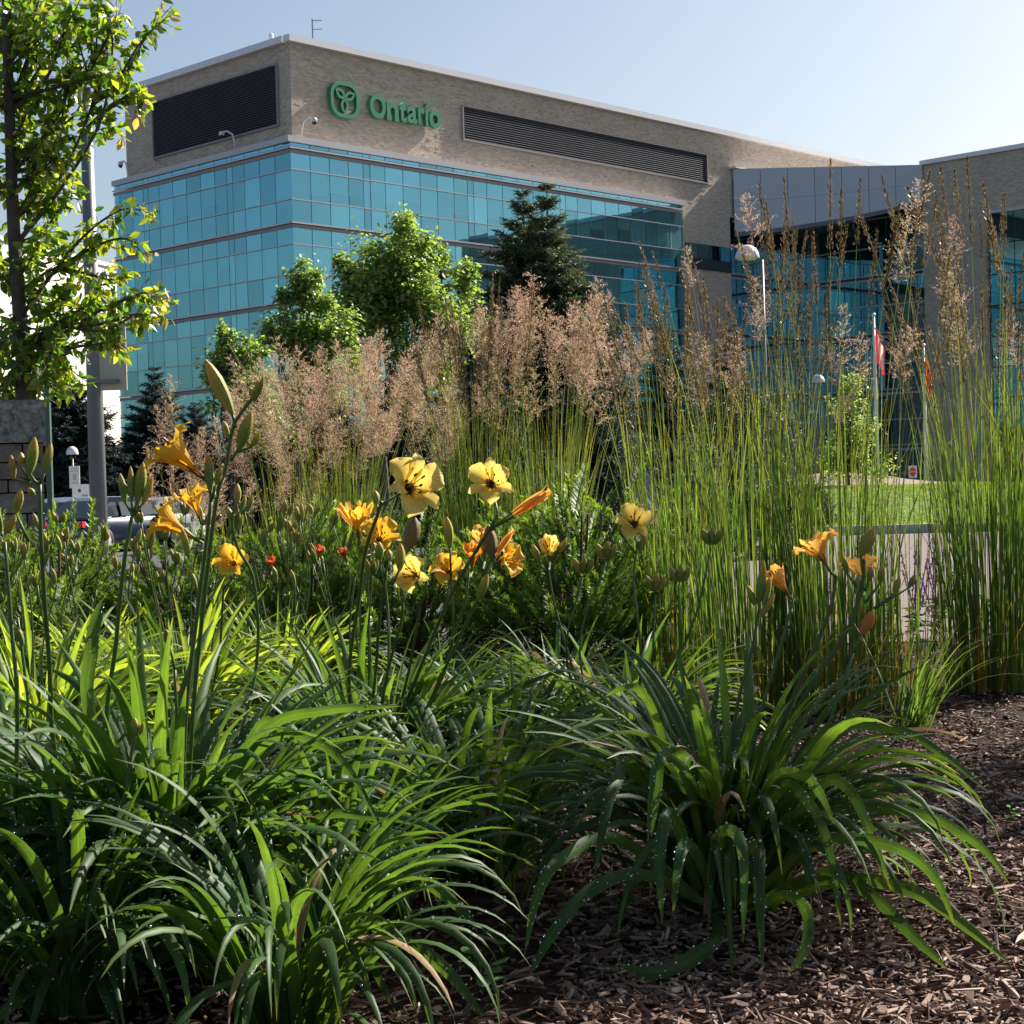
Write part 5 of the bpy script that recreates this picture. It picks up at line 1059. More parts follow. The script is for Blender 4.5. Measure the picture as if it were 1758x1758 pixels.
for bx, by, Yb in ((1125, 1015, 4.2), (1166, 1000, 4.4), (1221, 935, 4.4), (1000, 985, 4.3), (1040, 960, 4.5)):
    scape('H', [(bx - 25 + random.uniform(-20, 20), by + 160, Yb), (bx, by + 6, Yb)], .0035, .0025)
    for k in range(3): a = (-.6, .1, .7)[k]; bud('H', bx + a * 8, by, bx + a * 26, by - 32 + abs(a) * 8, 14, Yb)
YB = 3.3
flower('B', 1399, 935, YB, (-.42, .82, -.25), 'open', 'petal_apricot', .098, (1436, 985, YB), .3, 'orange star shaped flower seen from behind, high over the right clump', 'gold')
scape('B', [(1340, 1250, YB), (1420, 1060, YB), (1436, 985, YB)], .005, .0036)
flower('B', 1474, 972, 3.5, (-.1, .7, -.3), 'open', 'petal_apricot', .085, (1478, 1020, 3.4), .2, 'apricot flower half hidden by buds over the right clump')
flower('B', 1330, 990, 3.4, (-.55, .7, .1), 'cup', 'petal_apricot', .075, (1362, 1030, 3.35), .2, 'small apricot trumpet low left of the star shaped flower')
scape('B', [(1300, 1250, YB), (1340, 1110, YB), (1362, 1028, YB)])
scape('B', [(1350, 1250, YB), (1450, 1090, YB), (1478, 1016, YB), (1484, 960, YB)], .005, .0034)
for q in [(1477, 955, 1501, 905, 25, (1482, 985)), (1471, 1022, 1474, 988, 16, None), (1511, 1002, 1515, 970, 15, (1485, 1035)), (1535, 1020, 1545, 990, 14, (1500, 1045)), (1492, 998, 1496, 972, 14, (1484, 1015)), (1455, 985, 1447, 955, 13, (1475, 1015)), (1560, 1010, 1572, 985, 12, (1500, 1045))]: bud('B', *q[:5], YB, stem=q[5])
scape('B', [(1260, 1250, YB), (1290, 1120, YB), (1304, 1040, YB)])
for q in [(1302, 1040, 1312, 962, 17, None), (1310, 1040, 1322, 990, 16, None), (1296, 1040, 1284, 1005, 13, None), (1305, 1060, 1330, 1020, 14, None)]: bud('B', *q[:5], YB, stem=q[5])
bud('B', 1479, 1090, 1500, 1048, 24, 3.2, 'bud_orange', (1465, 1120)); scape('B', [(1400, 1300, 3.2), (1465, 1120, 3.2)])
# many small budded stems further back, sunlit
rr_ = random.Random(99)
for i in range(64):
    key = rr_.choice(['D', 'E', 'F', 'I', 'J', 'J', 'F', 'C']); root, Yc = CL[key]; bx = project(np.array(root.location))[0] + rr_.gauss(0, 75); by = rr_.uniform(870, 1010); Yb = Yc + rr_.uniform(-.15, .1); bx = min(640, bx)
    scape(key, [(bx + rr_.uniform(-30, 30), by + 130, Yb), (bx, by, Yb)], .0032, .0022)
    for k in range(rr_.choice((2, 3, 3, 4))):
        a = rr_.uniform(-1, 1); ll = rr_.uniform(14, 30); o_ = rr_.uniform(-4, 10); bud(key, bx + a * 5, by + o_, bx + a * 14, by + o_ - ll, rr_.uniform(6, 11), Yb)
for mx_, my_, key in ((548, 943, 'F'), (588, 948, 'F'), (466, 962, 'F'), (625, 900, 'C')):
    flower(key, mx_, my_, 5.4, (rr_.uniform(-.4, .4), .8, .4), 'cup', 'petal_red', .05, (mx_, my_ + 25, 5.4), .3, None, 'gold')

# ---- hand placed arching blades of the two nearest clumps
def hand_leaf(key, pts, w, light=False, nd=42):
    root = CL[key][0]; C_ = catmull([W(*p) for p in pts], 6); n = len(C_); tt = np.linspace(0, 1, n); wd = np.interp(tt, [0, .15, .45, .75, .92, 1], [.55, .85, 1, .8, .4, .02]) * w
    T = norm(np.gradient(C_, axis=0)); V = norm(C_ - CAM); S = norm(np.cross(T, V)); S = norm(S + np.cross(S, T) * random.uniform(-.5, .5)); b = MB(); ribbon(b, (C_ - np.array(root.location))[None], wd[None], S[None], .4, rnd=[0.0])
    build('leaf', b, M['daylily_sunlit' if light else 'daylily'], root, smooth=True)
    if nd:
        k = rng.uniform(.25, .97, nd) * (n - 1); i0 = k.astype(int); f = (k - i0)[:, None]; i1 = np.minimum(i0 + 1, n - 1); e = np.where(rng.random(nd) < .6, np.sign(rng.normal(0, 1, nd)), rng.uniform(-.9, .9, nd))[:, None]
        HD.setdefault(key, []).append((C_[i0] * (1 - f) + C_[i1] * f) + S[i0] * e * (wd[i0] / 2)[:, None] + np.array([0, 0, .001]) - np.array(root.location))
HD = {}
HL = [('B', [(1240, 1500, 3.2), (1195, 1330, 3.1), (1150, 1292, 3.0), (1125, 1330, 2.95), (1112, 1450, 2.9)], .022), ('B', [(1215, 1500, 3.2), (1180, 1340, 3.05), (1138, 1296, 2.98), (1128, 1360, 2.93), (1118, 1440, 2.9)], .019),
      ('B', [(1200, 1530, 3.1), (1165, 1420, 3.0), (1145, 1402, 2.95), (1132, 1470, 2.9), (1137, 1588, 2.85)], .026), ('B', [(1230, 1560, 3.1), (1200, 1470, 3.0), (1175, 1452, 2.9), (1163, 1490, 2.85), (1155, 1572, 2.82)], .022),
      ('B', [(1260, 1540, 3.1), (1235, 1440, 3.0), (1262, 1430, 2.9), (1277, 1480, 2.85), (1276, 1620, 2.8)], .022), ('B', [(1270, 1560, 3.1), (1285, 1470, 3.0), (1303, 1460, 2.9), (1305, 1540, 2.85), (1310, 1665, 2.8)], .024),
      ('B', [(1260, 1530, 3.2), (1330, 1360, 3.1), (1380, 1370, 3.0), (1420, 1450, 2.95), (1445, 1600, 2.9)], .022), ('B', [(1260, 1530, 3.2), (1320, 1350, 3.1), (1375, 1332, 3.0), (1405, 1360, 2.95), (1432, 1415, 2.93)], .022),
      ('B', [(1270, 1540, 3.2), (1400, 1360, 3.1), (1450, 1350, 3.05), (1490, 1420, 3.0), (1530, 1530, 2.95)], .022), ('B', [(1270, 1500, 3.3), (1400, 1270, 3.3), (1530, 1250, 3.25), (1620, 1295, 3.2), (1700, 1362, 3.15)], .019),
      ('B', [(1270, 1540, 3.3), (1420, 1400, 3.2), (1570, 1395, 3.1), (1680, 1450, 3.05), (1735, 1520, 3.0)], .020), ('B', [(1280, 1560, 3.2), (1420, 1500, 3.1), (1500, 1540, 3.0), (1570, 1610, 2.95), (1632, 1668, 2.9)], .025),
      ('B', [(1280, 1560, 3.2), (1450, 1510, 3.1), (1570, 1530, 3.0), (1660, 1590, 2.95), (1735, 1655, 2.9)], .026), ('B', [(1270, 1560, 3.1), (1400, 1450, 3.0), (1520, 1450, 2.95), (1600, 1500, 2.9), (1640, 1590, 2.88)], .022),
      ('B', [(1200, 1540, 3.1), (1060, 1440, 3.0), (970, 1470, 2.9), (925, 1530, 2.85), (900, 1640, 2.8)], .022), ('B', [(1210, 1550, 3.0), (1100, 1500, 2.9), (1010, 1530, 2.85), (950, 1600, 2.8), (905, 1680, 2.75)], .024),
      ('B', [(1230, 1570, 3.0), (1230, 1610, 2.9), (1180, 1650, 2.85), (1120, 1670, 2.8), (1060, 1655, 2.78)], .028), ('B', [(1300, 1560, 3.0), (1350, 1540, 2.9), (1385, 1570, 2.85), (1380, 1630, 2.8), (1352, 1672, 2.78)], .024),
      ('B', [(1200, 1500, 3.3), (1130, 1250, 3.2), (1100, 1190, 3.15), (1075, 1180, 3.1), (1040, 1195, 3.1)], .018), 
      ('B', [(1190, 1520, 3.2), (1090, 1320, 3.1), (1060, 1340, 3.0), (1040, 1400, 2.95), (1022, 1500, 2.9)], .024),
      ('A', [(280, 1620, 3.0), (240, 1460, 2.9), (195, 1445, 2.85), (155, 1480, 2.8), (130, 1530, 2.78)], .022), ('A', [(300, 1640, 3.0), (250, 1540, 2.9), (195, 1520, 2.8), (140, 1580, 2.75), (100, 1690, 2.7)], .020),
      ('A', [(300, 1640, 3.0), (430, 1270, 3.0), (500, 1260, 2.95), (590, 1310, 2.9), (680, 1470, 2.85)], .018), ('A', [(280, 1640, 3.0), (400, 1480, 2.9), (480, 1480, 2.85), (530, 1560, 2.8), (560, 1690, 2.75)], .024),
      ('A', [(300, 1650, 3.0), (480, 1480, 2.9), (570, 1530, 2.85), (620, 1620, 2.8), (680, 1740, 2.75)], .026), ('A', [(260, 1660, 2.9), (330, 1610, 2.8), (400, 1640, 2.75), (450, 1700, 2.7), (470, 1780, 2.68)], .030),
      ('A', [(240, 1680, 2.85), (215, 1640, 2.8), (180, 1640, 2.75), (178, 1690, 2.7), (205, 1765, 2.68)], .028), ('A', [(250, 1650, 2.95), (140, 1500, 2.9), (70, 1510, 2.85), (20, 1540, 2.8), (-40, 1600, 2.75)], .024),
      ('A', [(250, 1680, 2.9), (130, 1670, 2.8), (60, 1690, 2.75), (0, 1740, 2.7), (-60, 1780, 2.68)], .026), ('A', [(300, 1640, 3.0), (560, 1560, 2.9), (650, 1590, 2.85), (760, 1660, 2.75), (850, 1775, 2.7)], .026),
      ('A', [(300, 1640, 3.0), (520, 1420, 2.95), (640, 1400, 2.9), (740, 1420, 2.88), (815, 1482, 2.85)], .018), ('A', [(270, 1640, 3.0), (160, 1250, 3.0), (158, 1120, 2.95), (168, 1060, 2.95), (175, 1030, 2.95)], .026),
      ('A', [(300, 1640, 3.0), (380, 1380, 2.95), (460, 1250, 2.95), (560, 1220, 2.9), (690, 1212, 2.9)], .020), ('L', [(520, 1640, 3.1), (600, 1500, 3.0), (700, 1500, 2.95), (790, 1560, 2.9), (820, 1600, 2.88)], .020)]
for k, p, w in HL: hand_leaf(k, p, w)
for k, v in HD.items(): dew(CL[k][0], np.concatenate(v), r0=.0007, r1=.0022)
# tiny seedlings
def seedling(px, py, label, s=.05):
    Y = 3.0
    for _ in range(30): p = W(px, py, Y); Y += (p[2] - float(ground(p[0], Y))) * 1.2
    t = empty('seedling', (float(p[0]), Y, float(ground(p[0], Y))), label=label, cat='weed', group='seedlings in the bark mulch'); lm = MB(); k = 9; ang = np.linspace(0, 2 * math.pi, k, endpoint=False)
    lm.add(np.concatenate([[[0, 0, 0]], np.stack([.5 + .5 * np.cos(ang), .42 * np.sin(ang), .08 * np.cos(ang) ** 2], 1)]), [(0, i + 1, (i + 1) % k + 1) for i in range(k)]); lm = lm.mesh('leaf', M['clover'], True)
    for i in range(7):
        a = i * 2.4; h = s * random.uniform(.3, 1.3); st = MB(); st.tube([(0, 0, 0), (.3 * s * math.cos(a), .3 * s * math.sin(a), h)], .0008, 4, rnd=.2); build('stem', st, M['clover'], t)
        link('leaf', lm, t, Matrix.Translation((.3 * s * math.cos(a), .3 * s * math.sin(a), h)) @ Matrix.Rotation(a, 4, 'Z') @ Matrix.Rotation(random.uniform(-.5, .4), 4, 'Y') @ Matrix.Scale(s * random.uniform(.35, .6), 4))
seedling(828, 1700, 'small bright seedling in the mulch at the bottom centre', .06); seedling(862, 1640, 'single pale seedling leaf just above the bright bottom seedling', .045); seedling(1065, 1590, 'clover like weed left of the big dark clump base', .07); seedling(1738, 1410, 'tiny seedling in the mulch at the right edge', .03)

# ---- bark mulch
n = 30000; y = 2.45 + 6.5 * rng.random(n) ** 1.5; x = rng.uniform(-.40, .40, n) * y + .03 * y; x = np.where(rng.random(n) < .6, np.abs(x) * .9 + .02 * y, x); z = ground(x, y)
def chip(seed):
    r = np.random.default_rng(seed); V = np.array([(a, c, d) for a in (-.5, 0, .5) for c in (-.5, .5) for d in (-.5, .5)]); V = V + r.normal(0, .10, V.shape); V[4:8, 2] += r.uniform(-.6, .6); V[:4, 1] *= r.uniform(.3, .9); V[8:, 1] *= r.uniform(.2, .9)
    return V, np.array([(0, 1, 3, 2), (8, 10, 11, 9), (0, 2, 6, 4), (4, 6, 10, 8), (1, 5, 7, 3), (5, 9, 11, 7), (0, 4, 5, 1), (4, 8, 9, 5), (2, 3, 7, 6), (6, 7, 11, 10)])
CH = [chip(i) for i in range(8)]; sz = np.stack([np.clip(rng.lognormal(-4.05, .72, n), .004, .085), np.clip(rng.lognormal(-5.2, .45, n), .002, .015), rng.uniform(.0012, .005, n)], 1)
Rx = norm(np.stack([rng.normal(0, 1, n), rng.normal(0, 1, n), rng.normal(0, .28, n)], 1)); Zx = norm(np.cross(Rx, norm(rng.normal(0, 1, (n, 3)) * np.array([1, 1, .35])))); Yx = np.cross(Zx, Rx)
Mx = np.zeros((n, 4, 4)); Mx[:, :3, 0] = Rx * sz[:, :1]; Mx[:, :3, 1] = Yx * sz[:, 1:2]; Mx[:, :3, 2] = Zx * sz[:, 2:3]; Mx[:, :3, 3] = np.stack([x, y, z + rng.uniform(-.004, .012, n)], 1); Mx[:, 3, 3] = 1
px_, py_ = [], []; P_ = Mx[:, :3, 3] - CAM; zz = P_ @ FWD; PX = HALF + F_PX * (P_ @ RTV) / zz; PY = HALF - F_PX * (P_ @ UPV) / zz
vis = (PX > 830) & (PX < 1758) & (PY < 1758) & (PY > 1200) & ~((PX < 1500) & (PY < 1560)); score = np.where(vis, sz[:, 0] * sz[:, 1] / y ** 2, -1); top_ = set(np.argsort(-score)[:298].tolist())
chm = []
for V, F in CH: b = MB(); b.add(V, F); chm.append(b.mesh('bark_chip', M['wood_chip']))
b = MB(); 
for k in range(8):
    ids = np.array([i for i in range(k, n, 8) if i not in top_]); V, F = inst(*CH[k], Mx[ids]); b.add(V, F, rnd=np.repeat(rng.random(len(ids)), len(CH[k][0])))
mul = build('bark_mulch', b, M['wood_chip'], bed); tag(mul, kind='stuff')
for i in top_: link('bark_chip', chm[i % 8], bed, Matrix(Mx[i].tolist()))

# ---- yews
def yew_shoot(seed):
    r = np.random.default_rng(seed); b = MB(); k = 130; t = np.sort(r.uniform(.04, 1, k)); bend = r.uniform(-.12, .12)
    c = np.stack([bend * t ** 2, 0 * t, t], 1); an = np.where(r.random(k) < .7, np.where(np.arange(k) % 2 == 0, 0, math.pi), r.uniform(0, 6.28, k)) + r.normal(0, .35, k); up = .55 + .5 * t
    D = norm(np.stack([np.cos(an), np.sin(an), up], 1)); Ln = .19 * (1 - .4 * t) * r.uniform(.8, 1.15, k); P = c[:, None] + D[:, None] * np.array([0, .5, 1])[None, :, None] * Ln[:, None, None]
    S = norm(np.cross(D, np.array([0, 0, 1.])))[:, None].repeat(3, 1); ribbon(b, P, np.tile([.016, .026, .003], (k, 1)), S, 0, rnd=np.full(k, 0.0)); b.a['along'] = [(0, np.repeat(t, 6))]
    tw = MB(); b.tube([(0, 0, 0), (bend * .25, 0, .5), (bend, 0, 1)], [.014, .010, .006], 5, mi=1, along=0, across=0, rnd=0); return b.mesh('shoot', [M['yew'], M['twig']])
YS = [yew_shoot(i) for i in range(6)]
def yew(px, Y, half_px, top_py, n, label, seed, depth=.45):
    r = np.random.default_rng(seed); x, _ = XY(px, Y); g = float(ground(x, Y)); H = W(px, top_py, Y)[2] - g; rad = half_px / F_PX * Y; t = empty('yew_shrub', (x, Y, g), label=label, cat='yew', group='yew shrubs behind the lilies')
    for i in range(n):
        a = r.uniform(0, 2 * math.pi); el = math.asin(r.uniform(-.15, 1)); q = r.uniform(.72, 1.0); d = np.array([math.cos(a) * math.cos(el), math.sin(a) * math.cos(el), math.sin(el)]); hm = H * (.52 + .12 * math.sin(a * 3 + seed) + .06 * math.sin(7 * a))
        o = d * np.array([rad, depth, hm]) * q * .85 + np.array([0, 0, H * .30]); s = r.uniform(.13, .24); dd = Vector((d[0] * .8 + r.normal(0, .25), d[1] * .8 + r.normal(0, .25), .75 + r.normal(0, .25)))
        link('shoot', YS[int(r.integers(6))], t, frame(o, dd, s=(s, s, s)) @ Matrix.Rotation(r.uniform(0, 6), 4, 'Z'))
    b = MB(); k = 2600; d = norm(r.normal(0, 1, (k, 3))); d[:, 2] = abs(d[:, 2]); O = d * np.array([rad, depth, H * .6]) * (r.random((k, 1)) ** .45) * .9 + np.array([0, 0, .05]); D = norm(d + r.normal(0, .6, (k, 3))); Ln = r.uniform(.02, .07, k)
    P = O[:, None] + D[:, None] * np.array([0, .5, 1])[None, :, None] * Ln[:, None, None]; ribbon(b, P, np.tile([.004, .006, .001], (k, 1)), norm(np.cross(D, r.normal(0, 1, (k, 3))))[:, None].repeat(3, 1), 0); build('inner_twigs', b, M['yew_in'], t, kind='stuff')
    b = MB()
    for i in range(9): a = r.uniform(0, 6.28); b.tube([(0, 0, 0), (math.cos(a) * rad * .3, math.sin(a) * .15, H * .4), (math.cos(a) * rad * .7, math.sin(a) * .3, H * .8)], [.014, .009, .004], 5)
    build('stems', b, M['twig'], t)
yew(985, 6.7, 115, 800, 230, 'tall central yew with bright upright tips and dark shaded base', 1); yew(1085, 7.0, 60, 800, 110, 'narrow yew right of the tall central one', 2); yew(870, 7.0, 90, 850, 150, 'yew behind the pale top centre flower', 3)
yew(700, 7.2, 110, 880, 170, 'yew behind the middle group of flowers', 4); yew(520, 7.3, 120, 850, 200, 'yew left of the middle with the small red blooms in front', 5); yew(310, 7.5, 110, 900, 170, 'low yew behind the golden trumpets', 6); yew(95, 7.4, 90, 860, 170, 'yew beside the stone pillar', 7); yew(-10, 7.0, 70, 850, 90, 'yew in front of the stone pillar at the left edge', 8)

# ---- reed grasses
def spike_mesh(seed):
    r = np.random.default_rng(seed); b = MB(); k = 190; u = r.random(k) ** .9; sp = np.interp(u, [0, .15, .6, 1], [.035, .05, .035, .004]); an = r.uniform(0, 6.28, k); q = r.uniform(.1, 1, k); O = np.stack([np.cos(an) * sp * q, np.sin(an) * sp * q, u], 1)
    D = norm(np.stack([np.cos(an) * .22, np.sin(an) * .22, 1 + 0 * an], 1) + r.normal(0, .12, (k, 3))); P = O[:, None] + D[:, None] * np.array([0, .45, 1.])[None, :, None] * r.uniform(.03, .06, k)[:, None, None]
    ribbon(b, P, np.tile([.002, .011, .001], (k, 1)), norm(np.cross(D, r.normal(0, 1, (k, 3))))[:, None].repeat(3, 1), 0, rnd=r.random(k) * .5); b.tube([(0, 0, 0), (0, 0, .5), (0, 0, 1)], [.006, .005, .002], 4, rnd=0, along=0, across=0); return b.mesh('panicle', M['spike'])
def airy_mesh(seed):
    r = np.random.default_rng(seed); b = MB(); O = []; BP = []; DD = []
    for w in range(11):
        u = w / 11 * .92; l0 = np.interp(u, [0, .25, 1], [.26, .34, .05])
        for k in range(int(r.integers(4, 7))):
            a = r.uniform(0, 6.28); d = norm(np.array([math.cos(a), math.sin(a), r.uniform(.3, 1.4)])); l = l0 * r.uniform(.35, 1.25); base = np.array([0, 0, u]); mid = base + d * l * .5 + r.normal(0, .02, 3); end = base + d * l + np.array([0, 0, -.12 * l]); BP.append([base, mid, end])
            for q in np.linspace(.35, 1.03, int(r.integers(7, 11))): O.append(base + (end - base) * q + r.normal(0, .013, 3)); DD.append(d + r.normal(0, .5, 3) + np.array([0, 0, .25]))
    O = np.array(O); k = len(O); D = norm(np.array(DD)); P = O[:, None] + D[:, None] * np.array([0, .5, 1.])[None, :, None] * r.uniform(.022, .042, k)[:, None, None]
    ribbon(b, P, np.tile([.002, .0115, .002], (k, 1)), norm(np.cross(D, r.normal(0, 1, (k, 3))))[:, None].repeat(3, 1), 0, rnd=r.random(k) * .5)
    BP = np.array(BP); ribbon(b, BP, np.tile([.0035, .0028, .0015], (len(BP), 1)), norm(np.cross(BP[:, 2] - BP[:, 0], r.normal(0, 1, (len(BP), 3))))[:, None].repeat(3, 1), 0, rnd=np.zeros(len(BP))); b.tube([(0, 0, 0), (0, 0, .5), (0, 0, 1)], [.005, .004, .002], 4, rnd=0, along=0, across=0); return b.mesh('panicle', M['airy'])
SPK = [spike_mesh(i) for i in range(6)]; AIR = [airy_mesh(i + 20) for i in range(7)]
def reed(px, Y, label, seed, n_blade=420, blade=(.7, 1.15), n_culm=140, top=(1.2, 1.9), lean=.35, airy=.5, plen=(.2, .3), rad=.13, bmat='grass', lean_bias=(0, 0), dry=90, bw=.0075, droplets=0):
    r = np.random.default_rng(seed); x, _ = XY(px, Y); g = float(ground(x, Y)); t = empty('reed_grass', (x, Y, g), label=label, cat='ornamental grass', group='clumps of reed grass')
    def base(k): a = r.uniform(0, 6.28, k); q = rad * np.sqrt(r.random(k)); return np.stack([q * np.cos(a), q * np.sin(a), 0 * q], 1), a
    b = MB(); B, a = base(n_blade); P, S = blade_paths(9, B, a + r.normal(0, .7, n_blade), r.uniform(.0, .07, n_blade), r.gamma(1.3, .15, n_blade), r.uniform(1.5, 3, n_blade), r.uniform(*blade, n_blade))
    tw = r.uniform(-1.4, 1.4, (n_blade, 1, 1)); Tn = norm(np.gradient(P, axis=1)); S = S * np.cos(tw) + np.cross(Tn, S) * np.sin(tw)
    ribbon(b, P, np.tile(np.interp(np.linspace(0, 1, 9), [0, .3, .75, 1], [.8, 1, .6, .02]) * bw, (n_blade, 1)) * r.uniform(.6, 1.25, (n_blade, 1)), S, .3, rnd=r.random(n_blade)); build('blades', b, M[bmat], t, kind='stuff')
    if dry:
        b = MB(); B, a = base(dry); P, S = blade_paths(7, B, a + r.normal(0, .7, dry), r.uniform(.0, .4, dry), r.gamma(2, .4, dry), r.uniform(1, 2.5, dry), r.uniform(.2, .5, dry)); ribbon(b, P, np.tile(np.linspace(.008, .001, 7), (dry, 1)), S, .2, rnd=r.random(dry)); build('dry_blades', b, M['grass_base'], t, kind='stuff')
    B, a = base(n_culm); h = r.uniform(*top, n_culm); ln = lean * r.random(n_culm) ** .7 * (1.25 - .5 * (h - top[0]) / (top[1] - top[0] + .01)); D = np.stack([np.cos(a) * ln + lean_bias[0], np.sin(a) * ln * .6 + lean_bias[1]], 1)
    tt = np.linspace(0, 1, 8); pw = r.uniform(1.3, 2.2, (n_culm, 1)); P = np.zeros((n_culm, 8, 3)); P[..., 0] = B[:, :1] + D[:, :1] * tt ** pw; P[..., 1] = B[:, 1:2] + D[:, 1:2] * tt ** pw; P[..., 2] = h[:, None] * (tt - .06 * (ln[:, None] ** 2) * tt ** 4)
    b = MB(); S = np.tile([1., .3, 0], (n_culm, 8, 1)); ribbon(b, P, np.tile(np.linspace(.0042, .0018, 8), (n_culm, 1)), S, .6, rnd=r.random(n_culm)); build('culms', b, M['culm'], t, kind='stuff')
    pts = []
    for i in range(min(n_culm, 296)):
        d = P[i, -1] - P[i, -2]; air = r.random() < airy; s = r.uniform(*plen) * (1 if air else 1.35); wd = s * (r.uniform(.75, 1.25) if air else r.uniform(.8, 1.35)); me = (AIR[int(r.integers(7))] if air else SPK[int(r.integers(6))])
        nod = d / np.linalg.norm(d) + np.array([D[i, 0], D[i, 1], 0]) * .35; link('panicle', me, t, frame(P[i, -1] - d / np.linalg.norm(d) * .02, Vector(tuple(nod)), s=(wd, wd, s)) @ Matrix.Rotation(r.uniform(0, 6), 4, 'Z'))
        if droplets: pts.append(P[i, -1] + nod / np.linalg.norm(nod) * s * r.random((droplets, 1)) + r.normal(0, .012, (droplets, 3)))
    if pts: dew(t, np.concatenate(pts), r0=.0012, r1=.0028)
    return t
reed(405, 8.8, 'thin reed grass with few pinkish plumes left of the main plumes', 1, 150, (.5, .9), 30, (.7, 1.2), .34, .95, (.18, .27), bw=.006)
reed(312, 9.0, 'small pink plumed grass beside the slim dark spruce', 11, 50, (.4, .8), 13, (.7, 1.4), .10, 1.0, (.2, .32), lean_bias=(.02, 0), bw=.006)
reed(585, 8.4, 'wide reed grass with a cloud of pinkish brown plumes left of centre', 2, 300, (.6, 1.3), 84, (1.04, 1.46), .48, .97, (.2, .3), bw=.006)
reed(505, 8.9, 'narrow reed grass behind the left side of the pink cloud', 12, 160, (.7, 1.2), 22, (1.0, 1.35), .25, .95, (.2, .3), bw=.006)
reed(820, 7.7, 'dense upright reed grass in the centre behind the pale flower', 3, 360, (.7, 1.5), 52, (1.2, 1.52), .18, .45, (.18, .26), droplets=3, rad=.15, bw=.0055)
reed(945, 8.0, 'reed grass right of centre leaning out to the right', 4, 260, (.7, 1.4), 56, (1.18, 1.64), .30, .8, (.2, .3), lean_bias=(.06, 0), droplets=3, bw=.0055)
reed(1165, 6.7, 'reed grass with yellow green blades right of the central yew', 5, 230, (.5, 1.3), 32, (1.05, 1.4), .20, .4, (.15, .24), droplets=5, rad=.2, bw=.007)
reed(1290, 6.3, 'tall reed grass in front of the domed lamp', 6, 220, (.5, 1.4), 44, (1.05, 1.6), .26, .16, (.15, .24), droplets=6, rad=.22, bw=.007)
reed(1420, 6.2, 'tallest reed grass with dark spikes left of the flagpoles', 7, 220, (.5, 1.4), 32, (1.1, 1.75), .24, .12, (.17, .26), droplets=7, rad=.22, bw=.007)
reed(1530, 6.4, 'sparse reed grass before the road gap', 8, 50, (.5, 1.2), 6, (1.2, 1.65), .22, .2, (.16, .25), droplets=7, dry=40, rad=.2, bw=.007)
reed(1700, 6.6, 'tall dense reed grass clump at the right edge', 9, 260, (.7, 1.5), 50, (1.1, 1.8), .30, .12, (.16, .25), droplets=6, rad=.2, bw=.0065)
reed(1800, 6.8, 'reed grass cut off by the right edge of the view', 10, 170, (.7, 1.5), 28, (1.2, 1.75), .35, .5, (.2, .3), rad=.18, bw=.0065)
# broad bright tuft in front of the right clumps
t = empty('grass_tuft', (*XY(1560, 5.6), float(ground(XY(1560, 5.6)[0], 5.6))), label='bright yellow green grass tuft leaning right over the mulch', cat='grass tuft'); b = MB(); k = 46
P, S = blade_paths(9, rng.normal(0, .03, (k, 3)) * np.array([1, 1, 0]), rng.normal(.1, .8, k), rng.uniform(.1, .7, k), rng.uniform(.2, 1.3, k), rng.uniform(1.2, 2.4, k), rng.uniform(.2, .52, k))
for i in range(k): b = MB(); ribbon(b, P[i:i + 1], np.interp(np.linspace(0, 1, 9), [0, .4, 1], [.8, 1, .03])[None] * .012, S[i:i + 1], .3, rnd=[0.]); build('blade', b, M['grass'], t)

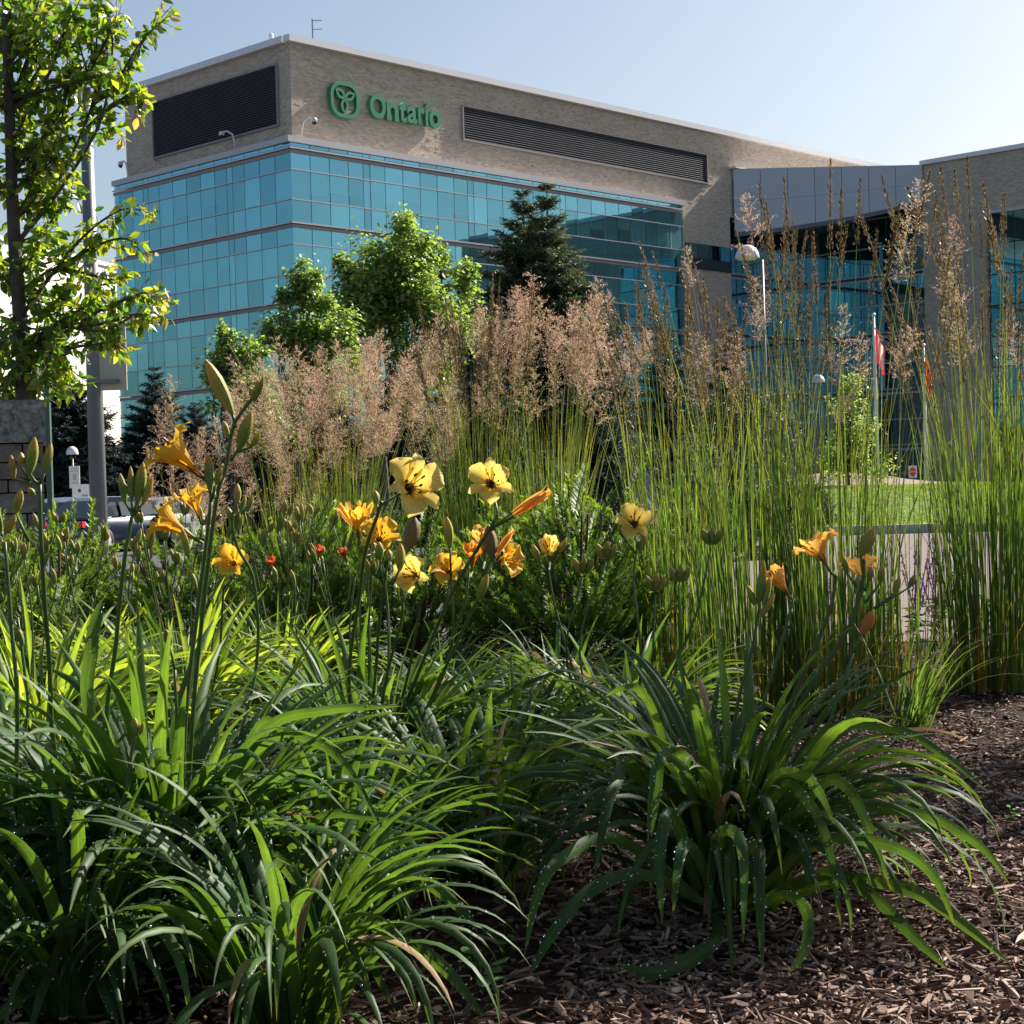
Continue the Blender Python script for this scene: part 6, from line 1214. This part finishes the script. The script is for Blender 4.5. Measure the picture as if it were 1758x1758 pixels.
# ---- leafy tree at the upper left
Yt = 9.6; tx, _ = XY(30, Yt); tg = float(ground(tx, Yt)); tree = empty('leafy_tree', (tx, Yt, tg), label='leafy young tree with glowing yellow green leaves at the upper left', cat='tree'); TO = np.array([tx, Yt, tg])
tk = MB(); TP = catmull([TO - TO, W(42, 690, Yt) - TO, W(34, 540, Yt) - TO, W(24, 400, Yt) - TO, W(18, 240, Yt) - TO, W(12, 60, Yt) - TO, W(6, -160, Yt) - TO], 5); tk.tube(TP, np.linspace(.052, .022, len(TP)), 12); build('trunk', tk, M['bark'], tree, smooth=True)
BR = [[(20, 430), (90, 330), (158, 180), (166, 60), (168, -40)], [(158, 180), (200, 140), (240, 75), (286, 30)], [(150, 220), (190, 185), (230, 160), (240, 195)], [(25, 560), (90, 470), (150, 400), (210, 360), (262, 366)], [(90, 470), (160, 425), (215, 410), (250, 440)],
      [(35, 600), (110, 560), (190, 525), (240, 508), (286, 512)], [(110, 560), (180, 555), (230, 540), (278, 538)], [(35, 640), (100, 625), (148, 655)], [(40, 620), (110, 600), (180, 590), (212, 600)], [(20, 300), (70, 240), (110, 180), (120, 100)], [(15, 200), (60, 130), (100, 70), (120, 15)], [(12, 120), (50, 60), (75, 0)],
      [(25, 500), (-40, 420)], [(20, 350), (-50, 260)], [(15, 200), (-40, 100)], [(22, 420), (70, 400), (110, 350), (130, 330)], [(30, 560), (70, 600), (95, 640)], [(30, 540), (0, 600), (-20, 640)], [(18, 250), (70, 290), (110, 290), (140, 320)], [(25, 500), (80, 520), (120, 500)], [(158, 180), (190, 220), (212, 235)], [(14, 100), (-20, 20)], [(10, 60), (40, 10), (60, -40)],
      [(28, 480), (60, 430), (90, 400)], [(22, 380), (50, 330), (60, 290)], [(18, 260), (40, 200), (50, 150)], [(158, 150), (140, 90), (130, 40)], [(160, 120), (185, 80), (200, 40), (205, 20)], [(100, 460), (150, 470), (190, 480), (225, 470)], [(60, 590), (30, 640), (10, 660)], [(40, 640), (60, 655), (100, 660)], [(25, 520), (60, 480), (130, 440), (170, 400)], [(30, 600), (90, 560), (140, 530), (180, 500)], [(20, 330), (60, 300), (95, 240)], [(12, 90), (30, 40), (20, -20)], [(16, 170), (90, 150), (150, 130), (190, 110)]]
bt = MB(); LO = []; LD = []; LY = []
for rep in range(4):
    for bi, pl in enumerate(BR):
        if rep > 1 and pl[-1][0] > 125: continue
        if rep and pl[-1][0] > 125 and max(c for a, c in pl[1:]) < 480 and min(c for a, c in pl[1:]) > 200: continue
        dy = random.uniform(-.5, .5) if rep else random.uniform(-.25, .25); jit = (lambda: random.uniform(-26, 26) * (1 if pl[-1][0] < 175 else .5)) if rep else (lambda: 0); m_ = len(pl)
        Pp = [W(pl[0][0], pl[0][1], Yt)] + [W(a + jit(), c + jit(), Yt + dy * (i + 1) / (m_ - 1)) for i, (a, c) in enumerate(pl[1:])]; C_ = catmull(Pp, 7) - TO; seg = np.linalg.norm(np.diff(C_, axis=0), axis=1).sum(); bt.tube(C_, np.linspace(.013 if m_ > 3 else .008, .0022, len(C_)), 6)
        k = max(3, int(seg / .024))
        for i in range(k):
            u = (i + random.random()) / k
            if u < .12: continue
            q = u * (len(C_) - 1); i0 = min(int(q), len(C_) - 2); o = C_[i0] * (1 - q + i0) + C_[i0 + 1] * (q - i0); d = norm(C_[i0 + 1] - C_[i0]); tl = random.uniform(.03, .15) * (1 - .45 * u)
            td = norm(d * .7 + rng.normal(0, .65, 3) + np.array([0, 0, .15])); e = o + td * tl; bt.tube([o, e], [.0022, .0012], 4, caps=False)
            for j in range(max(2, int(tl / .022))): LO.append(o + td * tl * (j + 1) / max(2, int(tl / .022))); LD.append(norm(td * .5 + rng.normal(0, .6, 3) + np.array([0, 0, -.5]))); LY.append(u * (pl[-1][0] > 200))
build('branches', bt, M['bark'], tree)
LO = np.array(LO); LD = np.array(LD); LY = np.array(LY); k = len(LO); 
lv = [(0, 0, 0), (.25, .17, .03), (.55, .25, .04), (.82, .14, .0), (1.04, 0, -.08), (.82, -.14, .0), (.55, -.25, .04), (.25, -.17, .03), (.28, 0, -.01), (.55, 0, -.02), (.8, 0, -.04)]; lf = np.array([(0, 8, 1), (0, 7, 8), (1, 8, 9), (1, 9, 2), (2, 9, 10), (2, 10, 3), (3, 10, 4), (8, 7, 9), (7, 6, 9), (9, 6, 10), (6, 5, 10), (10, 5, 4)])
LVV = np.array(lv); Zr = norm(np.cross(LD, norm(rng.normal(0, 1, (k, 3)) + np.array([0, 0, 0.])))); S_ = rng.uniform(.045, .085, k); Mx = np.zeros((k, 4, 4)); Mx[:, :3, 0] = LD * S_[:, None]; Mx[:, :3, 1] = np.cross(Zr, LD) * S_[:, None]; Mx[:, :3, 2] = Zr * S_[:, None]; Mx[:, :3, 3] = LO; Mx[:, 3, 3] = 1
young = (LY > .8) & (rng.random(k) < .6); P_ = LO + TO - CAM; zz = P_ @ FWD; PX = HALF + F_PX * (P_ @ RTV) / zz; PY = HALF - F_PX * (P_ @ UPV) / zz; Vd = norm(P_); face = abs((Zr * Vd).sum(1)); sc = np.where((PX > 5) & (PY > 5), S_ * (.3 + face) + .02 * (PX > 180), 0); top_ = set(np.argsort(-sc)[:298].tolist())
for nm, msk, mt in (('leaves', ~young, 'tree_leaf'), ('young_leaves', young, 'tree_leaf_tip')):
    ids = np.array([i for i in np.nonzero(msk)[0] if i not in top_]); b = MB(); V, F = inst(LVV, lf, Mx[ids]); b.add(V, F, rnd=np.repeat(rng.random(len(ids)), len(LVV))); build(nm, b, M[mt], tree, kind='stuff')
b = MB(); b.add(LVV, lf); lm1 = b.mesh('leaf', M['tree_leaf']); lm2 = lm1.copy(); lm2.materials.clear(); lm2.materials.append(M['tree_leaf_tip'])
for i in top_: link('leaf', lm2 if young[i] else lm1, tree, Matrix(Mx[i].tolist()))
print('tree leaves', k, 'objects', len(bpy.data.objects))
